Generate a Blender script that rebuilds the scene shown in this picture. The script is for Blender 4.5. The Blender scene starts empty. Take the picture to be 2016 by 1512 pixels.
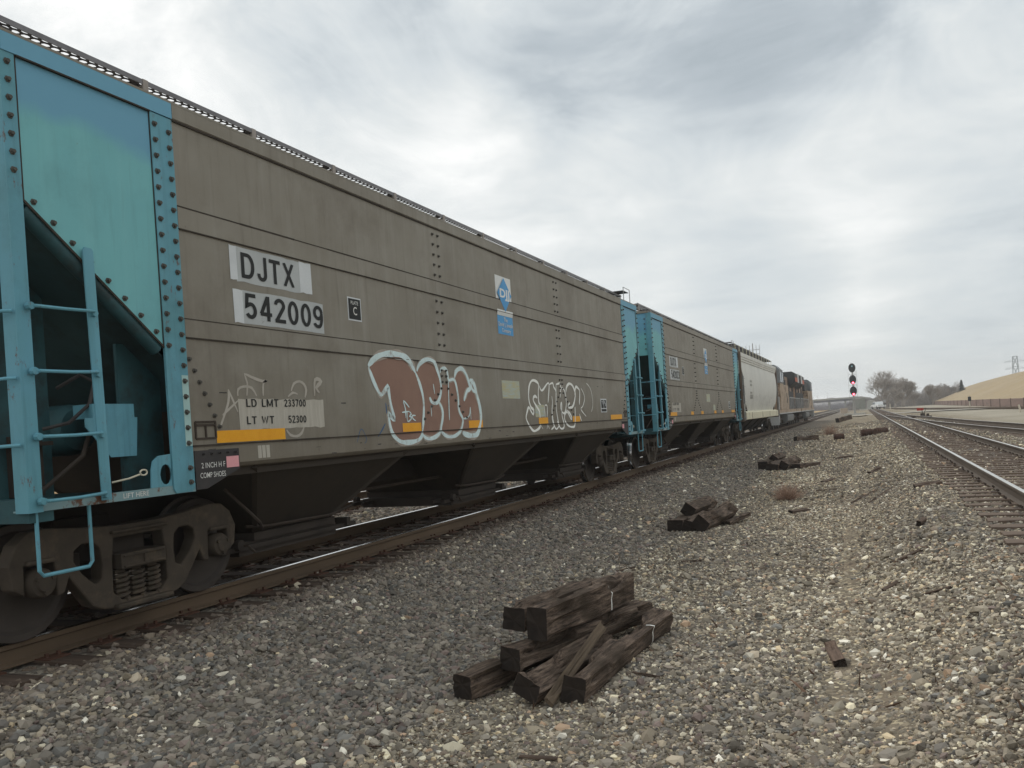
import bpy, bmesh, math, random
import numpy as np
from mathutils import Vector, Matrix, noise
random.seed(7); rng = np.random.default_rng(11)
R = math.radians
SC = bpy.context.scene
COL = SC.collection

# ---------------------------------------------------------------- camera
ROLL, PSI, HC = 0.066, math.atan(691.5/1640), 1.40
fw = Vector((-math.sin(PSI), math.cos(PSI), 0)); rt = Vector((math.cos(PSI), math.sin(PSI), 0)); up = Vector((0, 0, 1))
cr, sr = math.cos(ROLL), math.sin(ROLL)
cx = rt*cr - up*sr          # image right in the world
cy = rt*sr + up*cr          # image up in the world
cam = bpy.data.cameras.new('camera'); camo = bpy.data.objects.new('camera', cam); COL.objects.link(camo)
m = Matrix((cx, cy, -fw)).transposed().to_4x4(); m.translation = Vector((0, 0, HC)); camo.matrix_world = m
cam.sensor_fit = 'HORIZONTAL'; cam.sensor_width = 36; cam.lens = 36*1640/2016
cam.shift_x = 0.0; cam.shift_y = 86/2016
cam.clip_start = 0.05; cam.clip_end = 6000
SC.camera = camo

# ---------------------------------------------------------------- world / sun / exposure
SUN_EL, SUN_AZ = 48, -58      # azimuth measured from +Y towards +X
w = bpy.data.worlds.new('World'); SC.world = w; w.use_nodes = True
nt = w.node_tree; nt.nodes.clear(); L = nt.links.new
def N(t, **k):
    n = nt.nodes.new(t)
    for a, b in k.items():
        if a == 'ins':
            for i, v in b.items(): n.inputs[i].default_value = v
        else: setattr(n, a, b)
    return n
def M(op, a, b=None, c=None):
    n = N('ShaderNodeMath', operation=op)
    for i, v in enumerate((a, b, c)):
        if v is None: continue
        if isinstance(v, (int, float)): n.inputs[i].default_value = v
        else: L(v, n.inputs[i])
    return n.outputs[0]
out = N('ShaderNodeOutputWorld'); bg = N('ShaderNodeBackground'); L(bg.outputs[0], out.inputs[0])
tc = N('ShaderNodeTexCoord'); nrm = N('ShaderNodeVectorMath', operation='NORMALIZE'); L(tc.outputs['Generated'], nrm.inputs[0])
D = nrm.outputs[0]
sx = N('ShaderNodeSeparateXYZ'); L(D, sx.inputs[0])
zz = M('ADD', M('MAXIMUM', sx.outputs[2], 0.0), 0.09)
u_ = M('DIVIDE', sx.outputs[0], zz); v_ = M('DIVIDE', sx.outputs[1], zz)
cb = N('ShaderNodeCombineXYZ'); L(u_, cb.inputs[0]); L(v_, cb.inputs[1])
def cloud(scale, det, rough, dist, sxy, off, rot=0):
    mp = N('ShaderNodeMapping'); L(cb.outputs[0], mp.inputs[0])
    mp.inputs['Location'].default_value = off; mp.inputs['Scale'].default_value = (sxy[0], sxy[1], 1); mp.inputs['Rotation'].default_value = (0, 0, rot)
    n = N('ShaderNodeTexNoise'); n.inputs['Scale'].default_value = scale; n.inputs['Detail'].default_value = det
    n.inputs['Roughness'].default_value = rough; n.inputs['Distortion'].default_value = dist
    L(mp.outputs[0], n.inputs[0]); return n.outputs['Fac']
n1 = cloud(1.0, 7, 0.56, 0.45, (1, 1.15), (3.1, 1.7, 0), 0.35)
n2 = cloud(3.0, 6, 0.6, 0.5, (0.8, 1.3), (7.3, 4.7, 0), 0.5)
def dnoise(scale, det, rough, dist, sc, rot, off):
    mp = N('ShaderNodeMapping'); L(D, mp.inputs[0]); mp.inputs['Rotation'].default_value = rot; mp.inputs['Scale'].default_value = sc; mp.inputs['Location'].default_value = off
    n = N('ShaderNodeTexNoise'); n.inputs['Scale'].default_value = scale; n.inputs['Detail'].default_value = det; n.inputs['Roughness'].default_value = rough; n.inputs['Distortion'].default_value = dist
    L(mp.outputs[0], n.inputs[0]); return n.outputs['Fac']
n3 = dnoise(4.6, 9, .62, .7, (1, 1, 1.5), (0, R(20), 0), (2.3, .4, 1.1))
n4 = dnoise(3.9, 8, .60, .4, (.8, .8, 3.2), (0, R(16), 0), (.3, 5.4, 2.1))
lowz = N('ShaderNodeMapRange'); L(sx.outputs[2], lowz.inputs[0]); lowz.inputs[1].default_value = 0.0; lowz.inputs[2].default_value = .20; lowz.inputs[3].default_value = .09; lowz.inputs[4].default_value = 0.0
def lobe(d, r, amp):
    n = N('ShaderNodeVectorMath', operation='DOT_PRODUCT'); L(D, n.inputs[0]); dv = Vector(d).normalized(); n.inputs[1].default_value = dv
    mr = N('ShaderNodeMapRange', interpolation_type='SMOOTHERSTEP'); L(n.outputs['Value'], mr.inputs[0])
    mr.inputs[1].default_value = math.cos(R(r)); mr.inputs[2].default_value = 1.0; mr.inputs[3].default_value = 0; mr.inputs[4].default_value = amp
    return mr.outputs[0]
hi = N('ShaderNodeMapRange'); L(sx.outputs[2], hi.inputs[0]); hi.inputs[1].default_value = .12; hi.inputs[2].default_value = .38
val = M('ADD', M('ADD', 0.685, lowz.outputs[0]), M('MULTIPLY', M('SUBTRACT', n2, 0.5), 0.10))
val = M('ADD', val, M('MULTIPLY', M('SUBTRACT', n1, 0.5), 0.20))
val = M('ADD', val, M('MULTIPLY', M('MULTIPLY', M('SUBTRACT', n3, 0.5), 0.78), M('MULTIPLY_ADD', hi.outputs[0], .75, .25)))
val = M('ADD', val, M('MULTIPLY', M('MULTIPLY', M('SUBTRACT', n4, 0.5), 0.52), M('MULTIPLY_ADD', hi.outputs[0], -.5, 1.0)))
LOBES = [((-.72, .60, .45), 22, .15), ((-.179, .905, .386), 12, -.12), ((-.06, .89, .42), 12, -.10), ((-.34, .82, .47), 12, -.10),
         ((-.50, .76, .42), 10, -.14), ((-.10, .985, .143), 7, -.10), ((.128, .986, .11), 8, -.12), ((.03, .985, .19), 9, .04),
         ((-.43, .84, .33), 9, .10), ((.15, .95, .30), 10, -.06), ((-.36, .89, .24), 10, .06), ((-.2, .93, .30), 8, .06)]
for d, r, a in LOBES:
    lb_ = lobe(d, r, a)
    if a < 0: lb_ = M('MULTIPLY', lb_, M('MULTIPLY_ADD', n2, 1.6, 0.2))
    val = M('ADD', val, lb_)
ramp = N('ShaderNodeValToRGB'); L(val, ramp.inputs[0]); e = ramp.color_ramp.elements
e[0].position = 0.30; e[0].color = (.37, .42, .455, 1); e[1].position = 0.93; e[1].color = (.97, .97, .95, 1)
for p, c in ((.45, (.455, .505, .54, 1)), (.60, (.61, .655, .675, 1)), (.72, (.72, .75, .75, 1))):
    k = e.new(p); k.color = c
# horizon side slightly duller and below the horizon dark earth
hz = N('ShaderNodeMapRange'); L(sx.outputs[2], hz.inputs[0]); hz.inputs[1].default_value = -0.02; hz.inputs[2].default_value = 0.0
mx0 = N('ShaderNodeMixRGB'); mx0.inputs[1].default_value = (.10, .09, .08, 1); L(hz.outputs[0], mx0.inputs[0]); L(ramp.outputs[0], mx0.inputs[2])
sky = N('ShaderNodeTexSky', sky_type='NISHITA'); sky.sun_disc = False; sky.sun_elevation = R(SUN_EL); sky.sun_rotation = R(SUN_AZ)
ms = N('ShaderNodeMixRGB', blend_type='MULTIPLY'); ms.inputs[0].default_value = 1; ms.inputs[2].default_value = (.08, .08, .08, 1); L(sky.outputs[0], ms.inputs[1])
mx = N('ShaderNodeMixRGB'); mx.inputs[0].default_value = 0.95; L(ms.outputs[0], mx.inputs[1]); L(mx0.outputs[0], mx.inputs[2])
L(mx.outputs[0], bg.inputs[0]); bg.inputs[1].default_value = 1.0
sl = bpy.data.lights.new('sun', 'SUN'); sl.energy = 0.95; sl.angle = R(12); sl.color = (1, .96, .9)
so = bpy.data.objects.new('sun', sl); COL.objects.link(so)
sd = Vector((math.sin(R(SUN_AZ))*math.cos(R(SUN_EL)), math.cos(R(SUN_AZ))*math.cos(R(SUN_EL)), math.sin(R(SUN_EL))))
so.rotation_euler = sd.to_track_quat('Z', 'Y').to_euler(); so.location = (0, 0, 60)
SC.view_settings.view_transform = 'Standard'; SC.view_settings.look = 'None'; SC.view_settings.exposure = 0.2; SC.view_settings.gamma = 1
SC.render.engine = 'CYCLES'
try:
    SC.cycles.use_denoising = True; SC.cycles.max_bounces = 5; SC.cycles.diffuse_bounces = 3; SC.cycles.glossy_bounces = 2
except Exception: pass

# ---------------------------------------------------------------- helpers
def srgb(r, g, b):
    f = lambda c: (c/255/12.92 if c/255 <= .04045 else ((c/255+.055)/1.055)**2.4)
    return (f(r), f(g), f(b), 1)
def mat(name, c1, c2=None, scale=3.0, rough=.75, metal=0.0, bump=0.0, bscale=40, stretch=(1, 1, 1), dirt=None, dscale=1.2, dpos=.55, dwid=.12, emit=None, spec=.3, attr=None, detail=6):
    mt = bpy.data.materials.new(name); mt.use_nodes = True; t = mt.node_tree; p = t.nodes['Principled BSDF']
    p.inputs['Roughness'].default_value = rough; p.inputs['Metallic'].default_value = metal
    p.inputs['Specular IOR Level'].default_value = spec
    k = t.links.new
    if attr:
        a = t.nodes.new('ShaderNodeAttribute'); a.attribute_name = attr; k(a.outputs['Color'], p.inputs['Base Color']); return mt
    tcd = t.nodes.new('ShaderNodeTexCoord'); mp = t.nodes.new('ShaderNodeMapping'); mp.inputs['Scale'].default_value = stretch; k(tcd.outputs['Object'], mp.inputs[0])
    n = t.nodes.new('ShaderNodeTexNoise'); n.inputs['Scale'].default_value = scale; n.inputs['Detail'].default_value = detail; n.inputs['Roughness'].default_value = .6; k(mp.outputs[0], n.inputs[0])
    mr = t.nodes.new('ShaderNodeMapRange'); mr.inputs[1].default_value = .32; mr.inputs[2].default_value = .68; k(n.outputs['Fac'], mr.inputs[0])
    mx = t.nodes.new('ShaderNodeMixRGB'); mx.inputs[1].default_value = c1; mx.inputs[2].default_value = c2 or c1; k(mr.outputs[0], mx.inputs[0]); last = mx.outputs[0]
    if dirt:
        n3 = t.nodes.new('ShaderNodeTexNoise'); n3.inputs['Scale'].default_value = dscale; n3.inputs['Detail'].default_value = 9; n3.inputs['Roughness'].default_value = .68; k(mp.outputs[0], n3.inputs[0])
        m3 = t.nodes.new('ShaderNodeMapRange'); m3.inputs[1].default_value = dpos; m3.inputs[2].default_value = dpos+dwid; k(n3.outputs['Fac'], m3.inputs[0])
        x3 = t.nodes.new('ShaderNodeMixRGB'); x3.inputs[2].default_value = dirt; k(last, x3.inputs[1]); k(m3.outputs[0], x3.inputs[0]); last = x3.outputs[0]
    k(last, p.inputs['Base Color'])
    if bump:
        n2 = t.nodes.new('ShaderNodeTexNoise'); n2.inputs['Scale'].default_value = bscale; n2.inputs['Detail'].default_value = 5; k(mp.outputs[0], n2.inputs[0])
        b = t.nodes.new('ShaderNodeBump'); b.inputs['Strength'].default_value = bump; b.inputs['Distance'].default_value = .01; k(n2.outputs['Fac'], b.inputs['Height']); k(b.outputs[0], p.inputs['Normal'])
    if emit:
        p.inputs['Emission Color'].default_value = emit[0]; p.inputs['Emission Strength'].default_value = emit[1]
    return mt

class MB:
    def __init__(s): s.v = []; s.f = []; s.mi = []
    def add(s, vs, fs, mi=0):
        o = len(s.v); s.v += [tuple(v) for v in vs]; s.f += [tuple(i+o for i in f) for f in fs]; s.mi += [mi]*len(fs); return s
    def box(s, x0, x1, y0, y1, z0, z1, mi=0):
        vs = [(x, y, z) for z in (z0, z1) for x, y in ((x0, y0), (x1, y0), (x1, y1), (x0, y1))]
        return s.add(vs, [(3, 2, 1, 0), (4, 5, 6, 7), (0, 1, 5, 4), (1, 2, 6, 5), (2, 3, 7, 6), (3, 0, 4, 7)], mi)
    def bar(s, a, b, w, h=None, mi=0, upv=(0, 0, 1)):
        h = h or w; a = Vector(a); b = Vector(b); d = (b-a).normalized(); u = Vector(upv)
        if abs(d.dot(u)) > .98: u = Vector((1, 0, 0))
        x = d.cross(u).normalized(); y = x.cross(d).normalized()
        vs = [p+x*i*w/2+y*j*h/2 for p in (a, b) for i, j in ((-1, -1), (1, -1), (1, 1), (-1, 1))]
        return s.add(vs, [(3, 2, 1, 0), (4, 5, 6, 7), (0, 1, 5, 4), (1, 2, 6, 5), (2, 3, 7, 6), (3, 0, 4, 7)], mi)
    def tube(s, pts, r, n=8, mi=0, cap=True):
        pts = [Vector(p) for p in pts]; rs = r if isinstance(r, (list, tuple)) else [r]*len(pts); rings = []; o = len(s.v); prev = None
        for i, p in enumerate(pts):
            d = (pts[min(i+1, len(pts)-1)]-pts[max(i-1, 0)]).normalized()
            if prev is None:
                u = Vector((0, 0, 1)) if abs(d.z) < .9 else Vector((1, 0, 0)); x = d.cross(u).normalized()
            else: x = (prev - d*prev.dot(d)).normalized()
            prev = x; y = d.cross(x)
            s.v += [tuple(p+(x*math.cos(2*math.pi*k/n)+y*math.sin(2*math.pi*k/n))*rs[i]) for k in range(n)]
        fs = []
        for i in range(len(pts)-1):
            for k in range(n): fs.append((o+i*n+k, o+i*n+(k+1) % n, o+(i+1)*n+(k+1) % n, o+(i+1)*n+k))
        if cap: fs.append(tuple(o+k for k in reversed(range(n)))); fs.append(tuple(o+(len(pts)-1)*n+k for k in range(n)))
        s.f += fs; s.mi += [mi]*len(fs); return s
    def lathe(s, prof, c, axis='x', n=32, mi=0):
        # prof: (offset along axis, radius)
        o = len(s.v)
        for a, r in prof:
            for k in range(n):
                t = 2*math.pi*k/n; p, q = r*math.cos(t), r*math.sin(t)
                s.v.append({'x': (c[0]+a, c[1]+p, c[2]+q), 'y': (c[0]+p, c[1]+a, c[2]+q), 'z': (c[0]+p, c[1]+q, c[2]+a)}[axis])
        fs = [(o+i*n+k, o+i*n+(k+1) % n, o+(i+1)*n+(k+1) % n, o+(i+1)*n+k) for i in range(len(prof)-1) for k in range(n)]
        fs.append(tuple(o+k for k in reversed(range(n)))); fs.append(tuple(o+(len(prof)-1)*n+k for k in range(n)))
        s.f += fs; s.mi += [mi]*len(fs); return s
    def prism(s, poly, x0, x1, mi=0, plane='x'):
        # poly in the other two axes
        n = len(poly)
        mk = {'x': lambda p, t: (t, p[0], p[1]), 'y': lambda p, t: (p[0], t, p[1]), 'z': lambda p, t: (p[0], p[1], t)}[plane]
        vs = [mk(p, x0) for p in poly]+[mk(p, x1) for p in poly]
        fs = [tuple(reversed(range(n))), tuple(range(n, 2*n))]+[(i, (i+1) % n, n+(i+1) % n, n+i) for i in range(n)]
        return s.add(vs, fs, mi)
    def holed(s, outer, holes, x0, x1, mi=0):
        bm = bmesh.new(); es = []
        for lp in [outer]+holes:
            vs = [bm.verts.new((x0, p[0], p[1])) for p in lp]
            es += [bm.edges.new((vs[i], vs[(i+1) % len(vs)])) for i in range(len(vs))]
        bmesh.ops.triangle_fill(bm, use_beauty=True, use_dissolve=False, edges=es)
        r = bmesh.ops.extrude_face_region(bm, geom=bm.faces[:])
        bmesh.ops.translate(bm, verts=[g for g in r['geom'] if isinstance(g, bmesh.types.BMVert)], vec=(x1-x0, 0, 0))
        bmesh.ops.recalc_face_normals(bm, faces=bm.faces[:])
        bm.verts.index_update(); s.add([v.co for v in bm.verts], [[v.index for v in f.verts] for f in bm.faces], mi); bm.free(); return s
    def build(s, name, mats, parent=None, smooth=False, bevel=0, loc=None, fix=True):
        me = bpy.data.meshes.new(name); me.from_pydata(s.v, [], s.f)
        if not isinstance(mats, (list, tuple)): mats = [mats]
        for m_ in mats: me.materials.append(m_)
        me.polygons.foreach_set('material_index', s.mi)
        if fix:
            bm = bmesh.new(); bm.from_mesh(me); bmesh.ops.recalc_face_normals(bm, faces=bm.faces[:]); bm.to_mesh(me); bm.free()
        if smooth:
            me.polygons.foreach_set('use_smooth', [True]*len(me.polygons))
        me.update()
        if smooth:
            try: me.set_sharp_from_angle(angle=R(40))
            except Exception: pass
        o = bpy.data.objects.new(name, me); COL.objects.link(o)
        if parent: o.parent = parent
        if loc: o.location = loc
        if bevel:
            b = o.modifiers.new('bevel', 'BEVEL'); b.width = bevel; b.segments = 2; b.limit_method = 'ANGLE'; b.angle_limit = R(35)
        return o
def tag(o, label, cat=None, group=None, kind=None):
    o['label'] = label
    if cat: o['category'] = cat
    if group: o['group'] = group
    if kind: o['kind'] = kind
    return o
def empty(name, loc=(0, 0, 0), rz=0):
    o = bpy.data.objects.new(name, None); COL.objects.link(o); o.location = loc; o.rotation_euler = (0, 0, rz); o.empty_display_size = .2; return o
def copy_tree(o, parent=None, skip=()):
    c = o.copy(); COL.objects.link(c); c.parent = parent
    for ch in list(o.children):
        if ch.name.split('.')[0] not in skip: copy_tree(ch, c, skip)
    return c
def ss(a, b, x):
    t = min(1, max(0, (x-a)/(b-a))); return t*t*(3-2*t)
def nss(a, b, x):
    t = np.clip((x-a)/(b-a), 0, 1); return t*t*(3-2*t)

def npmesh(name, V, F, mats, colors=None, smooth=False):
    me = bpy.data.meshes.new(name); k = F.shape[1]
    me.vertices.add(len(V)); me.vertices.foreach_set('co', V.astype(np.float32).ravel())
    me.loops.add(F.size); me.loops.foreach_set('vertex_index', F.astype(np.int32).ravel())
    me.polygons.add(len(F)); me.polygons.foreach_set('loop_start', np.arange(0, F.size, k, dtype=np.int32)); me.polygons.foreach_set('loop_total', np.full(len(F), k, dtype=np.int32))
    if smooth: me.polygons.foreach_set('use_smooth', np.ones(len(F), dtype=bool))
    else: me.polygons.foreach_set('use_smooth', np.zeros(len(F), dtype=bool))
    me.update(calc_edges=True)
    for m_ in (mats if isinstance(mats, (list, tuple)) else [mats]): me.materials.append(m_)
    if colors is not None:
        a = me.color_attributes.new('col', 'FLOAT_COLOR', 'POINT'); a.data.foreach_set('color', colors.astype(np.float32).ravel())
    o = bpy.data.objects.new(name, me); COL.objects.link(o); return o

# ---------------------------------------------------------------- terrain
def midz(Y): return -.45+.27*nss(8, 45, Y)
def gz(X, Y):
    X = np.asarray(X, float); Y = np.asarray(Y, float)
    z = midz(Y)
    und = .035*np.sin(X*1.7+Y*.45)+.03*np.sin(X*.8-Y*.9+1.3)+.02*np.sin(2.3*X+1.9*Y)
    m_ = nss(-4.4, -3.4, X)*(1-nss(-.2, .5, X)); z = z+und*m_*(1-nss(60, 120, Y))
    a = 1-nss(-5.35, -3.95, X); z = z*(1-a)+(-.20)*a
    b = nss(-.4, 1.0, X); z = z*(1-b)+(.008)*b
    c = nss(4.0, 6.0, X); z = z*(1-c)+(-.05)*c
    d = 1-nss(-14.6, -13.6, X); z = z*(1-d)+(-.32)*d
    return z
def gh(X, Y): return float(gz(X, Y))

# ---------------------------------------------------------------- materials
def weathered(name, c1, c2, streak, grime, rust, rustpos=.70, wave=.35, sill=None):
    mt = mat(name, c1, c2, 1.3, .6, spec=.35); t = mt.node_tree; k = t.links.new; p = t.nodes['Principled BSDF']; last = p.inputs['Base Color'].links[0].from_socket
    tcd = t.nodes.new('ShaderNodeTexCoord')
    def nz(scale, sc, det=7, rough=.6):
        mp = t.nodes.new('ShaderNodeMapping'); mp.inputs['Scale'].default_value = sc; k(tcd.outputs['Object'], mp.inputs[0])
        n = t.nodes.new('ShaderNodeTexNoise'); n.inputs['Scale'].default_value = scale; n.inputs['Detail'].default_value = det; n.inputs['Roughness'].default_value = rough; k(mp.outputs[0], n.inputs[0]); return n.outputs['Fac']
    def lay(last, f, lo, hi, c, amt):
        mr = t.nodes.new('ShaderNodeMapRange'); mr.inputs[1].default_value = lo; mr.inputs[2].default_value = hi; mr.inputs[4].default_value = amt; k(f, mr.inputs[0])
        m_ = t.nodes.new('ShaderNodeMixRGB'); k(mr.outputs[0], m_.inputs[0]); k(last, m_.inputs[1]); m_.inputs[2].default_value = c; return m_.outputs[0]
    last = lay(last, nz(2.2, (1, 2.4, .12)), .50, .72, streak, .40)
    last = lay(last, nz(5.0, (1, 3.0, .22)), .54, .70, grime, .32)
    last = lay(last, nz(.8, (1, 1, 1), 9, .7), .50, .66, grime, .45)
    last = lay(last, nz(9.0, (1, 1.4, .6), 9, .75), rustpos-.03, rustpos+.03, rust, .8)
    if sill:   # darker, browner tone along the sill, with a ragged upper edge
        sp = t.nodes.new('ShaderNodeSeparateXYZ'); k(tcd.outputs['Object'], sp.inputs[0]); ma = t.nodes.new('ShaderNodeMath'); ma.operation = 'MULTIPLY_ADD'
        k(nz(1.6, (1, 1, .5), 9, .7), ma.inputs[0]); ma.inputs[1].default_value = -2.2; k(sp.outputs[2], ma.inputs[2])
        mr = t.nodes.new('ShaderNodeMapRange'); mr.inputs[1].default_value = 1.0; mr.inputs[2].default_value = .2; mr.inputs[4].default_value = .55; k(ma.outputs[0], mr.inputs[0])
        m_ = t.nodes.new('ShaderNodeMixRGB'); k(mr.outputs[0], m_.inputs[0]); k(last, m_.inputs[1]); m_.inputs[2].default_value = sill; last = m_.outputs[0]
    k(last, p.inputs['Base Color'])
    b = t.nodes.new('ShaderNodeBump'); b.inputs['Strength'].default_value = wave; b.inputs['Distance'].default_value = .05; k(nz(.9, (1, 1, 1.6), 2), b.inputs['Height'])
    b2 = t.nodes.new('ShaderNodeBump'); b2.inputs['Strength'].default_value = .06; b2.inputs['Distance'].default_value = .01; k(nz(18, (1, 1, 1), 4), b2.inputs['Height']); k(b.outputs[0], b2.inputs['Normal']); k(b2.outputs[0], p.inputs['Normal'])
    return mt
BROWN = weathered('brown_paint', srgb(143, 138, 127), srgb(131, 125, 113), srgb(160, 156, 147), srgb(106, 97, 85), srgb(92, 72, 56), .69, .6, srgb(108, 98, 83))
SEAM = mat('weld_seam_dark', srgb(52, 47, 42), srgb(70, 63, 56), 6, .9)
def tealmat():
    mt = weathered('teal_paint', srgb(120, 186, 190), srgb(114, 178, 184), srgb(132, 194, 196), srgb(98, 150, 156), srgb(110, 78, 62), .69, .3); t = mt.node_tree; k = t.links.new; p = t.nodes['Principled BSDF']
    old = p.inputs['Base Color'].links[0].from_socket; tcd = t.nodes.new('ShaderNodeTexCoord'); sp = t.nodes.new('ShaderNodeSeparateXYZ'); k(tcd.outputs['Object'], sp.inputs[0])
    n = t.nodes.new('ShaderNodeTexNoise'); n.inputs['Scale'].default_value = .9; n.inputs['Detail'].default_value = 7; k(tcd.outputs['Object'], n.inputs[0])
    ma = t.nodes.new('ShaderNodeMath'); ma.operation = 'MULTIPLY_ADD'; k(n.outputs['Fac'], ma.inputs[0]); ma.inputs[1].default_value = .9; k(sp.outputs[2], ma.inputs[2])
    mr = t.nodes.new('ShaderNodeMapRange'); mr.inputs[1].default_value = 4.19; mr.inputs[2].default_value = 4.36; k(ma.outputs[0], mr.inputs[0])
    mx = t.nodes.new('ShaderNodeMixRGB'); k(mr.outputs[0], mx.inputs[0]); k(old, mx.inputs[1]); mx.inputs[2].default_value = srgb(108, 164, 190); k(mx.outputs[0], p.inputs['Base Color']); return mt
TEAL = tealmat()
TEALB = weathered('teal_paint_weathered', srgb(102, 160, 180), srgb(96, 152, 164), srgb(122, 182, 198), srgb(72, 112, 118), srgb(104, 72, 56), .62, .1)
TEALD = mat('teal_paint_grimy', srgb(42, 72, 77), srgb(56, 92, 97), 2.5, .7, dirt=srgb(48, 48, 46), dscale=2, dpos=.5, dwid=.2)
BLACKP = mat('black_underframe', srgb(52, 47, 43), srgb(68, 60, 54), 2, .85, bump=.1, bscale=15)
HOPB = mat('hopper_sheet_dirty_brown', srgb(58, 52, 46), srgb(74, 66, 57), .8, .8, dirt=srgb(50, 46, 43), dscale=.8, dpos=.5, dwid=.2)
TRUCK = mat('truck_cast_steel', srgb(80, 71, 61), srgb(62, 55, 48), 4, .8, bump=.15, bscale=30, dirt=srgb(96, 84, 70), dscale=3, dpos=.55, dwid=.15)
WHEELM = mat('wheel_steel', srgb(68, 62, 58), srgb(80, 73, 68), 3, .6, metal=.3)
TREAD = mat('wheel_tread_polished', srgb(190, 190, 190), None, 3, .25, metal=1)
BOLTM = mat('dark_rivet', srgb(74, 72, 68), srgb(92, 88, 82), 8, .7)
GRATE = mat('running_board_steel', srgb(96, 94, 96), srgb(80, 76, 76), 5, .6, metal=.3)
GALV = mat('galvanised', srgb(160, 160, 158), srgb(140, 140, 138), 4, .5, metal=.3)
ORANGE = mat('reflective_yellow_tape', srgb(240, 172, 42), srgb(232, 160, 30), 8, .5)
PANELW = mat('white_patch_grey', srgb(186, 190, 190), srgb(176, 180, 180), 5, .6, dirt=srgb(110, 106, 100), dscale=4, dpos=.66, dwid=.04)
PANELW2 = mat('white_patch_bright', srgb(214, 218, 220), srgb(204, 208, 210), 5, .6)
LDM = mat('stencil_patch_beige', srgb(190, 185, 174), srgb(174, 168, 156), 6, .7, stretch=(1, 5, .6))
INK = mat('black_stencil_ink', srgb(34, 36, 36), None, 5, .6)
WINK = mat('white_stencil_ink', srgb(215, 215, 210), None, 5, .6)
BLUE = mat('logo_blue', srgb(68, 150, 208), srgb(80, 158, 212), 6, .5)
PINK = mat('pink_tag', srgb(232, 168, 172), srgb(224, 158, 164), 8, .6)
GFILL = mat('spray_fill_redbrown', srgb(150, 120, 105), srgb(140, 110, 97), 2.2, .7, dirt=srgb(156, 127, 112), dscale=1.2, dpos=.5, dwid=.2)
GLINE = mat('spray_outline_pale_blue', srgb(222, 240, 240), srgb(206, 226, 228), 5, .7, dirt=srgb(176, 180, 176), dscale=7, dpos=.54, dwid=.12)
GWHITE = mat('spray_outline_white', srgb(244, 244, 238), None, 5, .7)
GFAINT = mat('faint_grey_scrawl', srgb(184, 178, 168), srgb(170, 163, 152), 6, .7)
GBLUE = mat('blue_scrawl', srgb(64, 98, 136), None, 6, .7)
PALE = mat('pale_notice', srgb(176, 190, 190), srgb(188, 178, 130), 9, .6, stretch=(1, .5, 4))
RAILS = mat('rusty_rail_side', srgb(104, 87, 70), srgb(88, 74, 60), 5, .85, bump=.1, bscale=40, stretch=(1, .2, 1))
RAILT = mat('polished_rail_head', srgb(225, 225, 225), srgb(200, 198, 195), 3, .13, metal=1, stretch=(8, .3, 1))
RAILT2 = mat('worn_rail_head', srgb(222, 220, 216), srgb(198, 195, 190), 3, .34, metal=.8, stretch=(8, .3, 1))
RAILS2 = mat('grey_rail_side', srgb(108, 98, 88), srgb(92, 82, 73), 5, .8, bump=.1, bscale=40, stretch=(1, .2, 1))
TIEM = mat('creosoted_tie', srgb(66, 54, 46), srgb(92, 77, 66), 6, .9, bump=.5, bscale=30, stretch=(.25, 3, 3), dirt=srgb(44, 38, 34), dscale=5, dpos=.55, dwid=.1)
TIE2 = mat('weathered_tie', srgb(122, 106, 93), srgb(98, 84, 74), 6, .9, bump=.5, bscale=30, stretch=(.25, 3, 3), dirt=srgb(66, 56, 50), dscale=5, dpos=.55, dwid=.1)
PLATE = mat('rusty_tie_plate', srgb(92, 62, 48), srgb(72, 52, 43), 12, .85)
def woodmat():
    mt = bpy.data.materials.new('old_tie_wood'); mt.use_nodes = True; t = mt.node_tree; p = t.nodes['Principled BSDF']; k = t.links.new
    tcd = t.nodes.new('ShaderNodeTexCoord'); mp = t.nodes.new('ShaderNodeMapping'); mp.inputs['Scale'].default_value = (11, 1.2, 11); k(tcd.outputs['Object'], mp.inputs[0])
    n = t.nodes.new('ShaderNodeTexNoise'); n.inputs['Scale'].default_value = 3.5; n.inputs['Detail'].default_value = 8; n.inputs['Roughness'].default_value = .7; k(mp.outputs[0], n.inputs[0])
    r = t.nodes.new('ShaderNodeValToRGB'); k(n.outputs['Fac'], r.inputs[0]); e = r.color_ramp.elements
    e[0].position = .36; e[0].color = srgb(44, 38, 34); e[1].position = .72; e[1].color = srgb(164, 150, 136)
    for q, c in ((.44, srgb(78, 67, 59)), (.53, srgb(106, 91, 80)), (.63, srgb(130, 114, 100))): x = e.new(q); x.color = c
    g = t.nodes.new('ShaderNodeTexNoise'); g.inputs['Scale'].default_value = 2.2; g.inputs['Detail'].default_value = 3; k(tcd.outputs['Object'], g.inputs[0])
    m2 = t.nodes.new('ShaderNodeMapRange'); m2.inputs[1].default_value = .46; m2.inputs[2].default_value = .62; k(g.outputs['Fac'], m2.inputs[0])
    x2 = t.nodes.new('ShaderNodeMixRGB'); x2.inputs[2].default_value = srgb(72, 62, 53); k(r.outputs[0], x2.inputs[1]); k(m2.outputs[0], x2.inputs[0]); k(x2.outputs[0], p.inputs['Base Color'])
    b = t.nodes.new('ShaderNodeBump'); b.inputs['Strength'].default_value = .9; b.inputs['Distance'].default_value = .02; k(n.outputs['Fac'], b.inputs['Height']); k(b.outputs[0], p.inputs['Normal'])
    p.inputs['Roughness'].default_value = .9; p.inputs['Specular IOR Level'].default_value = .15
    return mt
WOOD = woodmat()
WOODEND = mat('creosoted_tie_end', srgb(58, 51, 46), srgb(46, 41, 38), 8, .9, bump=.5, bscale=25, spec=.1)

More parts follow.
